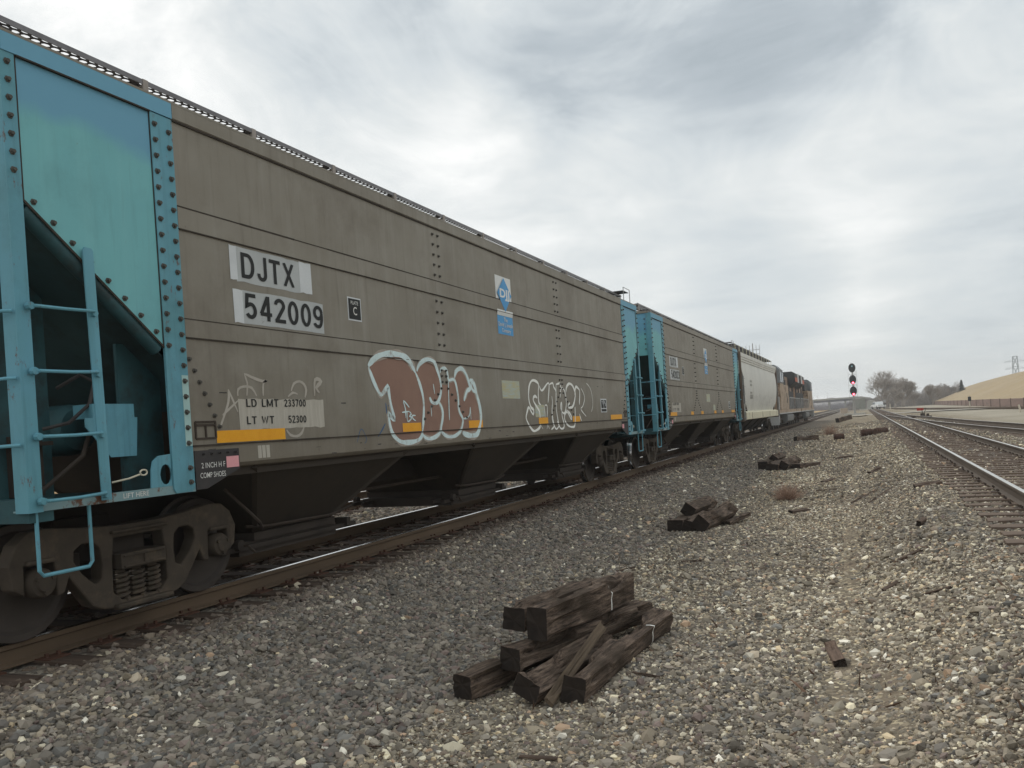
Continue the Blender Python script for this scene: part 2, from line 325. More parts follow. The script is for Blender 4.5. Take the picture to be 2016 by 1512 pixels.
# ---------------------------------------------------------------- ground
def groundmat():
    mt = bpy.data.materials.new('gravel_ground'); mt.use_nodes = True; t = mt.node_tree; p = t.nodes['Principled BSDF']; k = t.links.new
    def n_(ty, **kw):
        n = t.nodes.new(ty)
        for a, b in kw.items(): n.inputs[a].default_value = b
        return n
    tcd = t.nodes.new('ShaderNodeTexCoord'); P = tcd.outputs['Object']
    v = n_('ShaderNodeTexVoronoi', Scale=26.0); k(P, v.inputs['Vector'])
    v2 = n_('ShaderNodeTexVoronoi', Scale=60.0); k(P, v2.inputs['Vector'])
    bw = t.nodes.new('ShaderNodeSeparateColor'); k(v.outputs['Color'], bw.inputs[0])
    r = t.nodes.new('ShaderNodeValToRGB'); k(bw.outputs[0], r.inputs[0]); e = r.color_ramp.elements
    e[0].position = 0; e[0].color = srgb(112, 103, 90); e[1].position = 1; e[1].color = srgb(222, 208, 176)
    for q, c in ((.35, srgb(132, 122, 106)), (.7, srgb(150, 139, 121)), (.86, srgb(168, 156, 134)), (.93, srgb(214, 200, 168))): x = e.new(q); x.color = c
    r2 = t.nodes.new('ShaderNodeValToRGB'); k(bw.outputs[1], r2.inputs[0]); e = r2.color_ramp.elements
    e[0].position = 0; e[0].color = srgb(98, 92, 86); e[1].position = 1; e[1].color = srgb(162, 154, 140)
    x = e.new(.6); x.color = srgb(124, 117, 107)
    sx_ = t.nodes.new('ShaderNodeSeparateXYZ'); k(P, sx_.inputs[0])
    nz = n_('ShaderNodeTexNoise', Scale=.35, Detail=6.0); k(P, nz.inputs['Vector'])
    def thr(a, b, amp=1.6):
        ad = t.nodes.new('ShaderNodeMath'); ad.operation = 'MULTIPLY_ADD'; k(nz.outputs['Fac'], ad.inputs[0]); ad.inputs[1].default_value = amp; k(sx_.outputs[0], ad.inputs[2])
        mr = n_('ShaderNodeMapRange'); mr.inputs[1].default_value = a+amp/2; mr.inputs[2].default_value = b+amp/2; k(ad.outputs[0], mr.inputs[0]); return mr.outputs[0]
    def mix(f, a, b):
        m_ = t.nodes.new('ShaderNodeMixRGB'); k(f, m_.inputs[0]) if not isinstance(f, float) else None
        for i, q in ((1, a), (2, b)):
            if isinstance(q, tuple): m_.inputs[i].default_value = q
            else: k(q, m_.inputs[i])
        return m_.outputs[0]
    c = mix(thr(-3.6, -2.2), r2.outputs[0], r.outputs[0])
    nd = n_('ShaderNodeTexNoise', Scale=1.3, Detail=7.0); k(P, nd.inputs['Vector']); md = n_('ShaderNodeMapRange'); md.inputs[1].default_value = .45; md.inputs[2].default_value = .7; k(nd.outputs['Fac'], md.inputs[0])
    dirt = mix(md.outputs[0], c, srgb(130, 116, 100))
    ny = n_('ShaderNodeTexNoise', Scale=.12, Detail=8.0); k(P, ny.inputs['Vector']); my = n_('ShaderNodeMapRange'); my.inputs[1].default_value = .38; my.inputs[2].default_value = .62; k(ny.outputs['Fac'], my.inputs[0])
    yard = mix(my.outputs[0], srgb(160, 152, 136), srgb(180, 172, 156))
    c2 = mix(thr(5.5, 8.5, 3), dirt, yard)
    gold = mix(my.outputs[0], srgb(196, 168, 118), srgb(176, 148, 106))
    gx = n_('ShaderNodeMapRange'); gx.inputs[1].default_value = -15.3; gx.inputs[2].default_value = -14.8; k(sx_.outputs[0], gx.inputs[0])
    c3 = mix(gx.outputs[0], gold, c2)
    k(c3, p.inputs['Base Color']); p.inputs['Roughness'].default_value = .95; p.inputs['Specular IOR Level'].default_value = .1
    b = n_('ShaderNodeBump', Strength=.8, Distance=.03); k(v.outputs['Distance'], b.inputs['Height']); b.invert = True
    b2 = n_('ShaderNodeBump', Strength=.5, Distance=.01); k(v2.outputs['Distance'], b2.inputs['Height']); b2.invert = True; k(b.outputs[0], b2.inputs['Normal']); k(b2.outputs[0], p.inputs['Normal'])
    return mt
GM = groundmat()
xs = np.concatenate([np.linspace(-900, -40, 20), np.linspace(-30, -15, 8), np.arange(-14.8, 8, .3), np.linspace(9, 60, 18), np.linspace(90, 900, 14)])
ys = np.concatenate([np.linspace(-300, -20, 8), np.arange(-10, 40, .5), np.arange(40, 140, 3), np.linspace(150, 700, 30), np.linspace(900, 3500, 10)])
GX, GY = np.meshgrid(xs, ys); V = np.stack([GX.ravel(), GY.ravel(), gz(GX, GY).ravel()], 1)
nx, ny_ = len(xs), len(ys); ii = (np.arange(ny_-1)[:, None]*nx+np.arange(nx-1)[None]).ravel()
F = np.stack([ii, ii+1, ii+nx+1, ii+nx], 1)
g = npmesh('ground', V, F, GM, smooth=True); tag(g, 'grey and tan gravel ground between and beside the tracks', kind='structure')

# ---------------------------------------------------------------- gravel stones
t_ = (1+5**.5)/2
ICO = np.array([(-1, t_, 0), (1, t_, 0), (-1, -t_, 0), (1, -t_, 0), (0, -1, t_), (0, 1, t_), (0, -1, -t_), (0, 1, -t_), (t_, 0, -1), (t_, 0, 1), (-t_, 0, -1), (-t_, 0, 1)])/math.sqrt(1+t_*t_)
ICF = np.array([(0, 11, 5), (0, 5, 1), (0, 1, 7), (0, 7, 10), (0, 10, 11), (1, 5, 9), (5, 11, 4), (11, 10, 2), (10, 7, 6), (7, 1, 8), (3, 9, 4), (3, 4, 2), (3, 2, 6), (3, 6, 8), (3, 8, 9), (4, 9, 5), (2, 4, 11), (6, 2, 10), (8, 6, 7), (9, 8, 1)])
OCT = np.array([(1, 0, 0), (-1, 0, 0), (0, 1, 0), (0, -1, 0), (0, 0, 1), (0, 0, -1)], float)
OCF = np.array([(0, 2, 4), (2, 1, 4), (1, 3, 4), (3, 0, 4), (2, 0, 5), (1, 2, 5), (3, 1, 5), (0, 3, 5)])
PAL_D = np.array([srgb(*c)[:3] for c in [(132, 125, 116), (114, 109, 103), (146, 138, 128), (122, 115, 106), (104, 100, 96), (136, 126, 116), (122, 120, 116), (154, 146, 134), (132, 118, 112), (112, 110, 106), (140, 133, 124), (128, 122, 111)]])
PAL_M = np.array([srgb(*c)[:3] for c in [(150, 141, 127), (130, 122, 110), (166, 156, 140), (116, 109, 100), (158, 147, 129), (140, 132, 119), (176, 164, 146), (128, 116, 104), (146, 139, 127), (104, 98, 90)]])
PAL_W = np.array([srgb(*c)[:3] for c in [(228, 219, 196), (208, 199, 178), (234, 228, 214), (210, 192, 162), (196, 189, 174), (222, 212, 186), (186, 160, 136)]])
CAMP = np.array([0, 0, HC]); FW, RT = np.array(fw), np.array(rt)
def inview(X, Y, Z, mg=1.22):
    d = X*FW[0]+Y*FW[1]; p = X*RT[0]+Y*RT[1]; z = Z-HC
    d = np.maximum(d, .05); px = p/d*1640; pz = z/d*1640
    ix = px*cr-pz*sr; iy = -(pz*cr+px*sr)+86
    return (d > .8) & (np.abs(ix) < 1008*mg+60) & (iy < 756*mg+80) & (iy > -756*mg)
def stones(x0, x1, y0, y1, dens, size, tan, hi=True, name='s'):
    n = int((x1-x0)*(y1-y0)*dens); X = rng.uniform(x0, x1, n); Y = rng.uniform(y0, y1, n); Z = gz(X, Y)
    k = inview(X, Y, Z); X, Y, Z = X[k], Y[k], Z[k]
    # keep the tops of the main track ties mostly clear
    for c, e, ph in ((-6.89, 1.30, .1), (-11.35, 1.3, .3)):
        on = (np.abs(X-c) < e) & (((Y-ph) % .5) < .26) & (rng.random(len(X)) < .93); X, Y, Z = X[~on], Y[~on], Z[~on]
    on = (X > 1.15) & (X < 3.85) & (((Y-.1) % .52) < .25) & (rng.random(len(X)) < .62); X, Y, Z = X[~on], Y[~on], Z[~on]
    for rx in (-6.14, -7.64, -10.6, -12.1, 1.77, 3.2):
        on = np.abs(X-rx) < .075; X, Y, Z = X[~on], Y[~on], Z[~on]
    n = len(X); B, BF = (ICO, ICF) if hi else (OCT, OCF); m_ = len(B)
    s = size*np.exp(rng.normal(0, .33, n)); s = np.minimum(s, size*2.1)
    q = rng.normal(size=(n, 4)); q /= np.linalg.norm(q, axis=1)[:, None]; a, b, c, d = q.T
    Rm = np.stack([1-2*(c*c+d*d), 2*(b*c-a*d), 2*(b*d+a*c), 2*(b*c+a*d), 1-2*(b*b+d*d), 2*(c*d-a*b), 2*(b*d-a*c), 2*(c*d+a*b), 1-2*(b*b+c*c)], 1).reshape(n, 3, 3)
    an = rng.uniform(.42, 1.25, (n, 1, 3)); chip = rng.random(n) < .022*(X > -3.2); an[chip] = np.stack([rng.uniform(.18, .35, n), rng.uniform(1.6, 3.4, n), rng.uniform(.12, .25, n)], 1)[chip][:, None, :]
    Vb = B[None]*(1+rng.uniform(-.38, .30, (n, m_, 1)))*an
    Vw = np.einsum('nij,nkj->nki', Rm, Vb)*(s*.5)[:, None, None]; Vw[:, :, 2] *= .8
    Vw[:, :, 0] += X[:, None]; Vw[:, :, 1] += Y[:, None]; Vw[:, :, 2] += (Z+s*.12*rng.uniform(-1.2, 1.6, n))[:, None]
    f = np.clip(tan+.30*(np.sin(X*1.3+Y*.6)*np.sin(Y*.35-X*.9+2)), 0, 1)
    wl = rng.random(n) < (.02+.22*f*f+.02*f); mid = rng.random(n) < f
    col = np.where(mid[:, None], PAL_M[rng.integers(0, len(PAL_M), n)], PAL_D[rng.integers(0, len(PAL_D), n)])
    col = np.where(wl[:, None], PAL_W[rng.integers(0, len(PAL_W), n)], col)*rng.uniform(.66, 1.3, (n, 1))*np.array([1.05, 1.04, 1.02])
    col = np.where(chip[:, None], np.array(srgb(104, 84, 70)[:3])*rng.uniform(.5, 1.5, (n, 1)), col)
    # rust and brake dust beside the running rails
    ru = np.clip(1-(X+5.9)/.9, 0, 1)[:, None]*(X[:, None] > -8.5)*.6; col = col*(1-ru)+np.array(srgb(92, 72, 60)[:3])*ru
    C = np.ones((n, m_, 4)); C[:, :, :3] = col[:, None]
    Fa = (BF[None]+(np.arange(n)*m_)[:, None, None]).reshape(-1, 3)
    return Vw.reshape(-1, 3), Fa, C.reshape(-1, 4)
def gravel(name, label, specs, mt):
    Vs, Fs, Cs, o = [], [], [], 0
    for sp in specs:
        V, F, C = stones(*sp); Vs.append(V); Fs.append(F+o); Cs.append(C); o += len(V)
    ob = npmesh(name, np.concatenate(Vs), np.concatenate(Fs), mt, np.concatenate(Cs)); tag(ob, label, 'gravel', kind='stuff'); return ob
STONE = mat('crushed_stone', (1, 1, 1, 1), rough=.9, spec=.15, attr='col')
gravel('track_ballast', 'dark grey crushed stone ballast along the train track', [
    (-5.75, -2.7, 2.2, 12, 1250, .050, .06, True), (-5.75, -2.7, 2.2, 12, 700, .028, .10, True), (-5.75, -2.7, 12, 26, 800, .052, .10, True), (-5.75, -2.7, 26, 70, 170, .08, .2, False),
    (-13.5, -5.75, 4, 24, 210, .06, .15, True), (-13.5, -5.75, 24, 60, 60, .08, .2, False)], STONE)
gravel('loose_gravel', 'mixed tan and grey small stones between the two tracks', [
    (-2.7, 1.4, 2.6, 9, 2600, .029, .80, True), (-2.7, 1.4, 2.6, 9, 2200, .016, .85, False), (-2.9, 1.0, 2.6, 12, 200, .052, .65, True), (-2.7, 3.2, 9, 17, 1500, .034, .8, True), (-2.7, 5, 17, 34, 520, .050, .8, False), (-2.7, 6, 34, 75, 100, .075, .8, False)], STONE)

# ---------------------------------------------------------------- traced spray paint and lettering (car coordinates: along, height)
G1=[(0.048,[(-4.319,2.229),(-4.245,2.287),(-4.155,2.337),(-4.03,2.376),(-3.85,2.4),(-3.667,2.403),(-3.518,2.39),(-3.407,2.357),(-3.316,2.302),(-3.254,2.245),(-3.21,2.196)]),(0.038,[(-4.312,2.22),(-4.272,2.14),(-4.209,2.033),(-4.12,1.924),(-4.072,1.897),(-3.996,1.944),(-3.909,2.002),(-3.898,1.946),(-3.883,1.852),(-3.859,1.758),(-3.826,1.663),(-3.807,1.596),(-3.876,1.626),(-3.932,1.673),(-3.932,1.608),(-3.916,1.523),(-3.881,1.437),(-3.799,1.368),(-3.694,1.321),(-3.545,1.302),(-3.388,1.303),(-3.225,1.327),(-3.147,1.374),(-3.119,1.433)]),(0.035,[(-3.21,2.196),(-3.142,2.098),(-3.085,1.989),(-3.048,1.878),(-3.044,1.756),(-3.066,1.624),(-3.092,1.524),(-3.119,1.433)]),(0.037,[(-3.168,2.208),(-3.128,2.28),(-3.048,2.334),(-2.917,2.376),(-2.789,2.377),(-2.684,2.346),(-2.617,2.27),(-2.572,2.198),(-2.53,2.094),(-2.521,1.999),(-2.555,1.913),(-2.624,1.829),(-2.695,1.797),(-2.803,1.807),(-2.851,1.848),(-2.868,1.879)]),(0.034,[(-2.625,1.818),(-2.555,1.755),(-2.522,1.67),(-2.548,1.565),(-2.594,1.481),(-2.627,1.408),(-2.757,1.35),(-2.934,1.326),(-3.058,1.346),(-3.115,1.383)]),(0.031,[(-2.525,2.21),(-2.495,2.264),(-2.4,2.284),(-2.324,2.25),(-2.298,2.186),(-2.284,2.121),(-2.139,2.136),(-2.083,2.105),(-2.047,2.018),(-2.018,1.886),(-2.025,1.754),(-2.001,1.666),(-1.915,1.576),(-1.94,1.488),(-2.015,1.401),(-2.183,1.341),(-2.374,1.331),(-2.509,1.363),(-2.604,1.413)]),(0.04,[(-2.101,2.148),(-2.052,2.238),(-1.946,2.291),(-1.845,2.295),(-1.75,2.254),(-1.684,2.183),(-1.633,2.094),(-1.606,2.015),(-1.715,1.979),(-1.791,1.899),(-1.839,1.832)]),(0.049,[(-1.613,2.14),(-1.511,2.12),(-1.443,2.041),(-1.405,1.937),(-1.342,1.822),(-1.305,1.706),(-1.299,1.566),(-1.375,1.429),(-1.471,1.339),(-1.659,1.323),(-1.836,1.345),(-1.957,1.377)]),(0.034,[(-1.564,2.118),(-1.553,2.016),(-1.442,1.96)]),(0.021,[(-2.746,2.057),(-2.721,1.922)]),(0.019,[(-2.852,1.766),(-2.85,1.621)]),(0.017,[(-2.294,2.1),(-2.318,1.884),(-2.341,1.561)]),(0.02,[(-1.647,1.742),(-1.69,1.629),(-1.774,1.585),(-1.89,1.575)]),(0.018,[(-1.647,1.742),(-1.649,1.56)]),(0.017,[(-3.429,1.742),(-3.563,1.825),(-3.529,1.718),(-3.533,1.611)]),(0.016,[(-3.619,1.68),(-3.435,1.693)]),(0.016,[(-3.494,1.688),(-3.5,1.571),(-3.431,1.58),(-3.386,1.619),(-3.444,1.629),(-3.391,1.658),(-3.436,1.688)]),(0.016,[(-3.284,1.637),(-3.364,1.638),(-3.359,1.599),(-3.284,1.568)])]
GF=[(-4.312,2.22),(-4.155,2.337),(-3.85,2.4),(-3.518,2.39),(-3.316,2.302),(-3.178,2.208),(-3.048,2.334),(-2.853,2.379),(-2.684,2.346),(-2.538,2.199),(-2.513,2.052),(-2.317,2.056),(-2.286,2.111),(-2.127,2.137),(-2.052,2.238),(-1.895,2.299),(-1.75,2.254),(-1.614,2.128),(-1.488,2.097),(-1.405,1.937),(-1.321,1.776),(-1.299,1.566),(-1.41,1.383),(-1.659,1.323),(-1.957,1.377),(-2.183,1.341),(-2.397,1.337),(-2.604,1.413),(-2.846,1.338),(-3.096,1.372),(-3.224,1.332),(-3.544,1.305),(-3.799,1.368),(-3.91,1.494),(-3.932,1.673),(-3.825,1.596),(-3.883,1.852),(-3.909,2.002),(-4.072,1.897),(-4.209,2.033)]
G2=[(0.02,[(1.208,2.045),(1.211,2.151),(1.059,2.199),(0.9,2.195),(0.778,2.118),(0.715,1.992),(0.709,1.856),(0.786,1.731),(0.902,1.685),(0.872,1.605),(0.787,1.651),(0.678,1.731),(0.588,1.653),(0.525,1.553),(0.586,1.473),(0.665,1.404),(0.836,1.32),(1.029,1.337),(1.169,1.392),(1.19,1.508),(1.184,1.648),(1.099,1.718),(0.929,1.834),(0.926,1.903),(1.025,1.927),(1.115,1.893)]),(0.016,[(1.221,2.116),(1.174,1.951),(1.181,1.811),(1.273,1.776)]),(0.017,[(1.254,2.116),(1.369,2.03),(1.683,2.168),(1.764,2.139),(1.685,1.909),(1.643,1.812)]),(0.017,[(1.784,2.152),(1.965,2.18),(2.005,2.108),(2.101,2.048),(2.121,1.962)]),(0.014,[(1.47,1.765),(1.587,1.752),(1.549,1.55)]),(0.014,[(1.437,1.765),(1.464,1.551)]),(0.015,[(1.865,1.935),(1.877,1.813),(1.826,1.643),(1.864,1.472),(1.881,1.374),(1.729,1.318)]),(0.015,[(2.144,2.172),(2.093,1.912),(2.068,1.69),(2.12,1.492),(2.153,1.38),(1.979,1.323),(1.829,1.473),(1.804,1.619)]),(0.018,[(2.141,2.16),(2.366,2.177),(2.386,2.09),(2.332,1.914)]),(0.017,[(2.381,2.065),(2.483,2.104),(2.604,2.043),(2.656,1.916),(2.645,1.763),(2.518,1.612),(2.339,1.664),(2.322,1.764),(2.388,1.814),(2.362,1.588),(2.442,1.424),(2.425,1.336),(2.236,1.329),(2.079,1.468)]),(0.024,[(2.676,2.019),(2.736,2.122),(2.907,2.19),(3.101,2.155),(3.238,2.026),(3.216,1.921),(3.107,1.789),(2.972,1.724),(2.756,1.738),(2.871,1.815)]),(0.018,[(2.627,1.674),(2.829,1.609),(2.93,1.517),(2.885,1.492),(2.677,1.636),(2.508,1.561),(2.526,1.46),(2.701,1.367),(2.933,1.336),(3.105,1.384),(3.178,1.737)]),(0.021,[(3.206,1.973),(3.301,2.133),(3.483,2.096),(3.532,2.03),(3.458,1.776)]),(0.019,[(3.419,1.59),(3.536,1.442)]),(0.011,[(3.635,2.112),(3.787,2.007),(3.829,1.898),(3.688,1.749),(3.544,1.682),(3.861,1.531)]),(0.008,[(4.012,2.229),(4.261,2.124),(4.363,1.958),(4.367,1.762),(4.243,1.623)]),(0.009,[(1.175,1.426),(1.291,1.342)]),(0.009,[(1.558,1.418),(1.491,1.336)]),(0.01,[(1.57,1.394),(1.628,1.333)])]
G3=[(0.018,[(-6.812,1.575),(-6.688,1.799),(-6.677,1.917)]),(0.016,[(-6.677,1.917),(-6.57,1.711)]),(0.016,[(-6.772,1.683),(-6.56,1.815)]),(0.017,[(-6.556,1.859),(-6.55,1.919),(-6.471,1.947),(-6.361,1.937),(-6.3,1.862)]),(0.017,[(-6.436,1.861),(-6.418,1.982),(-6.449,2.064),(-6.351,2.037),(-6.194,2.003),(-6.134,2.012),(-6.19,1.987),(-6.206,1.863)]),(0.02,[(-5.774,1.916),(-5.727,1.99),(-5.632,2.017),(-5.556,1.986),(-5.528,1.928),(-5.556,1.852)]),(0.018,[(-5.831,1.858),(-5.75,1.9),(-5.673,1.884)]),(0.026,[(-5.39,1.871),(-5.364,2.041),(-5.259,2.027),(-5.352,1.956),(-5.301,1.906)]),(0.02,[(-5.89,1.528),(-5.833,1.474),(-5.731,1.458),(-5.649,1.488),(-5.602,1.553)])]

# ---------------------------------------------------------------- tracks
def rail_prof(zt):
    return [(-.07, zt-.17), (.07, zt-.17), (.07, zt-.158), (.012, zt-.14), (.009, zt-.05), (.036, zt-.038), (.037, zt-.008), (.030, zt-.0015), (.024, zt), (-.024, zt), (-.030, zt-.0015), (-.037, zt-.008), (-.036, zt-.038), (-.009, zt-.05), (-.012, zt-.14), (-.07, zt-.158)]
def rail(path, parent, mats, zt=0):
    pr = rail_prof(zt); n = len(pr); v = []; f = []; mi = []
    for i, (x, y) in enumerate(path):
        a = Vector(path[max(i-1, 0)]); b = Vector(path[min(i+1, len(path)-1)]); d = (b-a).normalized(); nx_, ny2 = d.y, -d.x
        v += [(x+nx_*p, y+ny2*p, z) for p, z in pr]
    for i in range(len(path)-1):
        for k in range(n):
            f.append((i*n+k, i*n+(k+1) % n, (i+1)*n+(k+1) % n, (i+1)*n+k)); mi.append(1 if k in (7, 8, 9) else 0)
    b = MB(); b.v = v; b.f = f; b.mi = mi; b.f += [tuple(range(n)), tuple((len(path)-1)*n+k for k in range(n))]; b.mi += [0, 0]
    return b.build('rail', mats, parent)
def tie_mb(L_, ztop, jit=0.0):
    b = MB(); n = 7; xsn = [-L_/2+L_*i/n for i in range(n+1)]; hw = .115
    rings = []
    for x in xsn:
        o = [random.uniform(-jit, jit) for _ in range(8)]
        rings.append([(x+o[0], -hw+o[1], ztop-.14), (x, hw+o[2], ztop-.14), (x+o[3], hw+o[4], ztop+o[5]*.5), (x, -hw+o[6], ztop+o[7]*.5)])
    for r_ in rings: b.v += r_
    for i in range(n):
        for k in range(4): b.f.append((i*4+k, i*4+(k+1) % 4, i*4+4+(k+1) % 4, i*4+4+k))
    b.f += [(3, 2, 1, 0), tuple(n*4+k for k in range(4))]; b.mi = [0]*len(b.f); return b
def plates(xr, zt, sp=1):
    b = MB()
    for x in xr:
        b.box(x-.18, x+.18, -.10, .10, zt, zt+.014)
        for sx_ in (-1, 1):
            for yy in (-.05, .055):
                b.box(x+sx_*.095-.012, x+sx_*.095+.012, yy-.012, yy+.012, zt+.012, zt+.045)
    return b
def track(name, label, xc, half, zt, y0, y1, sp, tm, rmats, nind, ph, rails=True, shown=(0, 50), pm=None):
    root = empty(name, (xc, 0, 0)); tag(root, label, 'railway track')
    if rails:
        for s in (-1, 1): rail([(s*half, y) for y in (y0, -2, 20, 60, 120, y1)] if y1 > 130 else [(s*half, y) for y in (y0, 20, 40, y1)], root, rmats, zt)
    protos = [tie_mb(2.6, zt-.172+(.012 if zt > .1 else 0), .008).build('crosstie', tm, None, fix=True).data for _ in range(4)]
    for o in [o for o in bpy.data.objects if o.name.startswith('crosstie') and o.data in protos]: bpy.data.objects.remove(o)
    pmsh = plates((0,), zt-.174).build('x', pm or PLATE).data; bpy.data.objects.remove(bpy.data.objects['x'])
    y = ph; i = 0; rest = MB()
    while y < y1 and y < 230:
        if y >= shown[0] and i < nind:
            o = bpy.data.objects.new('crosstie', protos[i % 4]); COL.objects.link(o); o.parent = root; o.location = (random.uniform(-.05, .05), y, random.uniform(-.006, .004)); o.rotation_euler = (0, 0, random.uniform(-.012, .012))
            for hx_ in (-half, half): p_ = bpy.data.objects.new('tie_plate', pmsh); COL.objects.link(p_); p_.parent = o; p_.location = (hx_, 0, .0)
            i += 1
        elif y > -3:
            x_ = random.uniform(-.05, .05); rest.box(x_-1.3, x_+1.3, y-.115, y+.115, zt-.31, zt-.172)
        y += sp
    if rest.v:
        o = rest.build('crossties', tm, root); o['kind'] = 'stuff'
    return root
track('railway_track', 'main railway track with rusty rails carrying the freight train', -6.89, .75, 0.0, -20, 420, .5, TIEM, [RAILS, RAILT], 90, -1.9, shown=(1.0, 60))
track('railway_track', 'second main track with shiny rails just behind the freight train', -11.35, .75, 0.0, -20, 420, .5, TIEM, [RAILS, RAILT], 60, -1.7, shown=(6, 60))
track('railway_track', 'siding track at right with worn grey rails and weathered ties', 2.485, .715, .2, -6, 260, .52, TIE2, [RAILS2, RAILT2], 90, -3.02, shown=(6, 80), pm=mat('dusty_plate', srgb(84, 72, 64), srgb(72, 62, 56), 9, .9))
# diverging track: curves off to the right
def divx(y): # left rail of the turnout branch
    pts = [(14, 7.2), (20, 6.35), (32.9, 5.0), (48.8, 3.92), (65.8, 3.12), (85, 2.25), (100, 1.86)]
    if y >= 100: return 1.86
    for (a, b), (c, d) in zip(pts, pts[1:]):
        if a <= y <= c: return b+(d-b)*(y-a)/(c-a)
    return pts[0][1]+(pts[0][0]-y)*.16
root = empty('railway_track', (0, 0, 0)); tag(root, 'branch track curving off to the right from the siding switch', 'railway track')
ys_ = [6, 14, 20, 26, 32.9, 40, 48.8, 57, 65.8, 75, 85, 92]
def smx(y): return (divx(y-4)+divx(y+4)+divx(y)*2)/4
rail([(smx(y), y) for y in ys_], root, [RAILS2, RAILT2], .196)
rail([(smx(y)+1.43, y) for y in ys_ if y < 88], root, [RAILS2, RAILT2], .196)
b = MB(); y = 12
me_ = tie_mb(2.6, .022, .008).build('x', TIE2).data; bpy.data.objects.remove(bpy.data.objects['x'])
while y < 60:
    o = bpy.data.objects.new('crosstie', me_); COL.objects.link(o); o.parent = root; o.location = (smx(y)+.72, y, 0); o.rotation_euler = (0, 0, .12); y += .55
# yard track across at the far right
root = empty('railway_track', (0, 0, 0)); tag(root, 'low yard track in front of the brown retaining wall', 'railway track')
for dx in (0, 1.45): rail([(dx+x_, y_) for x_, y_ in ((19.5, 55), (15.0, 88), (11.6, 120), (9.2, 150), (6.5, 190), (4.8, 230))], root, [RAILS, RAILS], .12)
b = MB()
for i in range(110):
    y_ = 58+i*1.2; x_ = np.interp(y_, [55, 88, 120, 150, 190, 230], [19.5, 15, 11.6, 9.2, 6.5, 4.8]); b.box(x_-.6, x_+2.05, y_-.13, y_+.13, -.1, .0)
o = b.build('crossties', TIEM, root); o['kind'] = 'stuff'
# pale crossing lane over the yard
b = MB(); b.add([(-1.5, 118, -.02), (9.0, 112, .02), (20, 96, .02), (60, 70, .02), (60, 76, .02), (21, 103, .02), (10, 121, .02), (-1.5, 126, -.02)], [(0, 1, 6, 7), (1, 2, 5, 6), (2, 3, 4, 5)])
ln = b.build('road', mat('pale_gravel_lane', srgb(176, 170, 158), srgb(164, 157, 145), .5, .95)); tag(ln, 'pale gravel lane crossing the yard', kind='structure'); ln.location.z = .03

# ---------------------------------------------------------------- text helper
def text_mesh(s, name, mt, parent, y0, y1, z0, z1, x, flip=1, bold=.0, mirror=False):
    cu = bpy.data.curves.new('t', 'FONT'); cu.body = s; cu.extrude = 0.0; cu.offset = bold; cu.resolution_u = 3
    o = bpy.data.objects.new('t', cu); COL.objects.link(o); bpy.context.view_layer.update()
    dg = bpy.context.evaluated_depsgraph_get(); me = bpy.data.meshes.new_from_object(o.evaluated_get(dg)); bpy.data.objects.remove(o)
    co = np.zeros(len(me.vertices)*3, np.float32); me.vertices.foreach_get('co', co); co = co.reshape(-1, 3)
    a0, a1 = co[:, 0].min(), co[:, 0].max(); b0, b1 = co[:, 1].min(), co[:, 1].max()
    Y = (co[:, 0]-a0)/(a1-a0)*(y1-y0)+y0; Z = (co[:, 1]-b0)/(b1-b0)*(z1-z0)+z0
    V = np.stack([np.full(len(Y), x), Y, Z], 1); me.vertices.foreach_set('co', V.astype(np.float32).ravel()); me.update()
    me.materials.clear(); me.materials.append(mt); me.name = name
    o = bpy.data.objects.new(name, me); COL.objects.link(o); o.parent = parent; return o
def arc(cx_, cy_, rx, ry, a0, a1, n=16): return [(cx_+rx*math.cos(R(a0+(a1-a0)*i/n)), cy_+ry*math.sin(R(a0+(a1-a0)*i/n))) for i in range(n+1)]
h_ = .075
GLY = {'D': (.62, [[(h_, 0), (h_, 1)], [(h_, 1-h_), (.3, 1-h_)]+arc(.3, .5, .245, .5-h_, 85, -85)+[(.3, h_), (h_, h_)]]),
 'J': (.48, [[(.48-h_, 1), (.48-h_, .28)]+arc(.24, .28, .24-h_, .28-h_, -5, -185)]), 'T': (.56, [[(0, 1-h_), (.56, 1-h_)], [(.28, .93), (.28, 0)]]),
 'X': (.62, [[(.085, 1), (.535, 0)], [(.535, 1), (.085, 0)]]), '0': (.54, [arc(.27, .5, .27-h_, .5-h_, 0, 360, 30)]),
 '5': (.54, [[(.5, 1-h_), (.12, 1-h_), (.085, .50)]+arc(.26, .33, .27-h_, .33-h_, 128, -150)]), '4': (.56, [[(.40, 0), (.40, 1)], [(.38, .97), (.06, .27)], [(.03, .27), (.56, .27)]]),
 '2': (.54, [arc(.27, .72, .27-h_, .28-h_, 175, -25)+[(.10, h_+.02)], [(.02, h_), (.54, h_)]]), '9': (.54, [arc(.27, .68, .27-h_, .32-h_, 0, 360, 26), arc(.27, .5, .27-h_, .5-h_, 20, -75)+arc(.25, .26, .2, .26-h_, -80, -165)]),
 '3': (.54, [arc(.26, .745, .24-h_, .255-h_, 160, -80)+arc(.26, .28, .27-h_, .28-h_, 80, -165)]), '7': (.52, [[(0, 1-h_), (.46, 1-h_), (.17, 0)]]),
 'L': (.46, [[(h_, 0), (h_, 1)], [(h_, h_), (.46, h_)]]), 'M': (.76, [[(h_, 0), (h_, 1)], [(h_, .97), (.38, .1), (.76-h_, .97)], [(.76-h_, 1), (.76-h_, 0)]]), 'W': (.86, [[(h_, 1), (.25, .06), (.43, .94), (.61, .06), (.86-h_, 1)]]), ' ': (.34, [])}
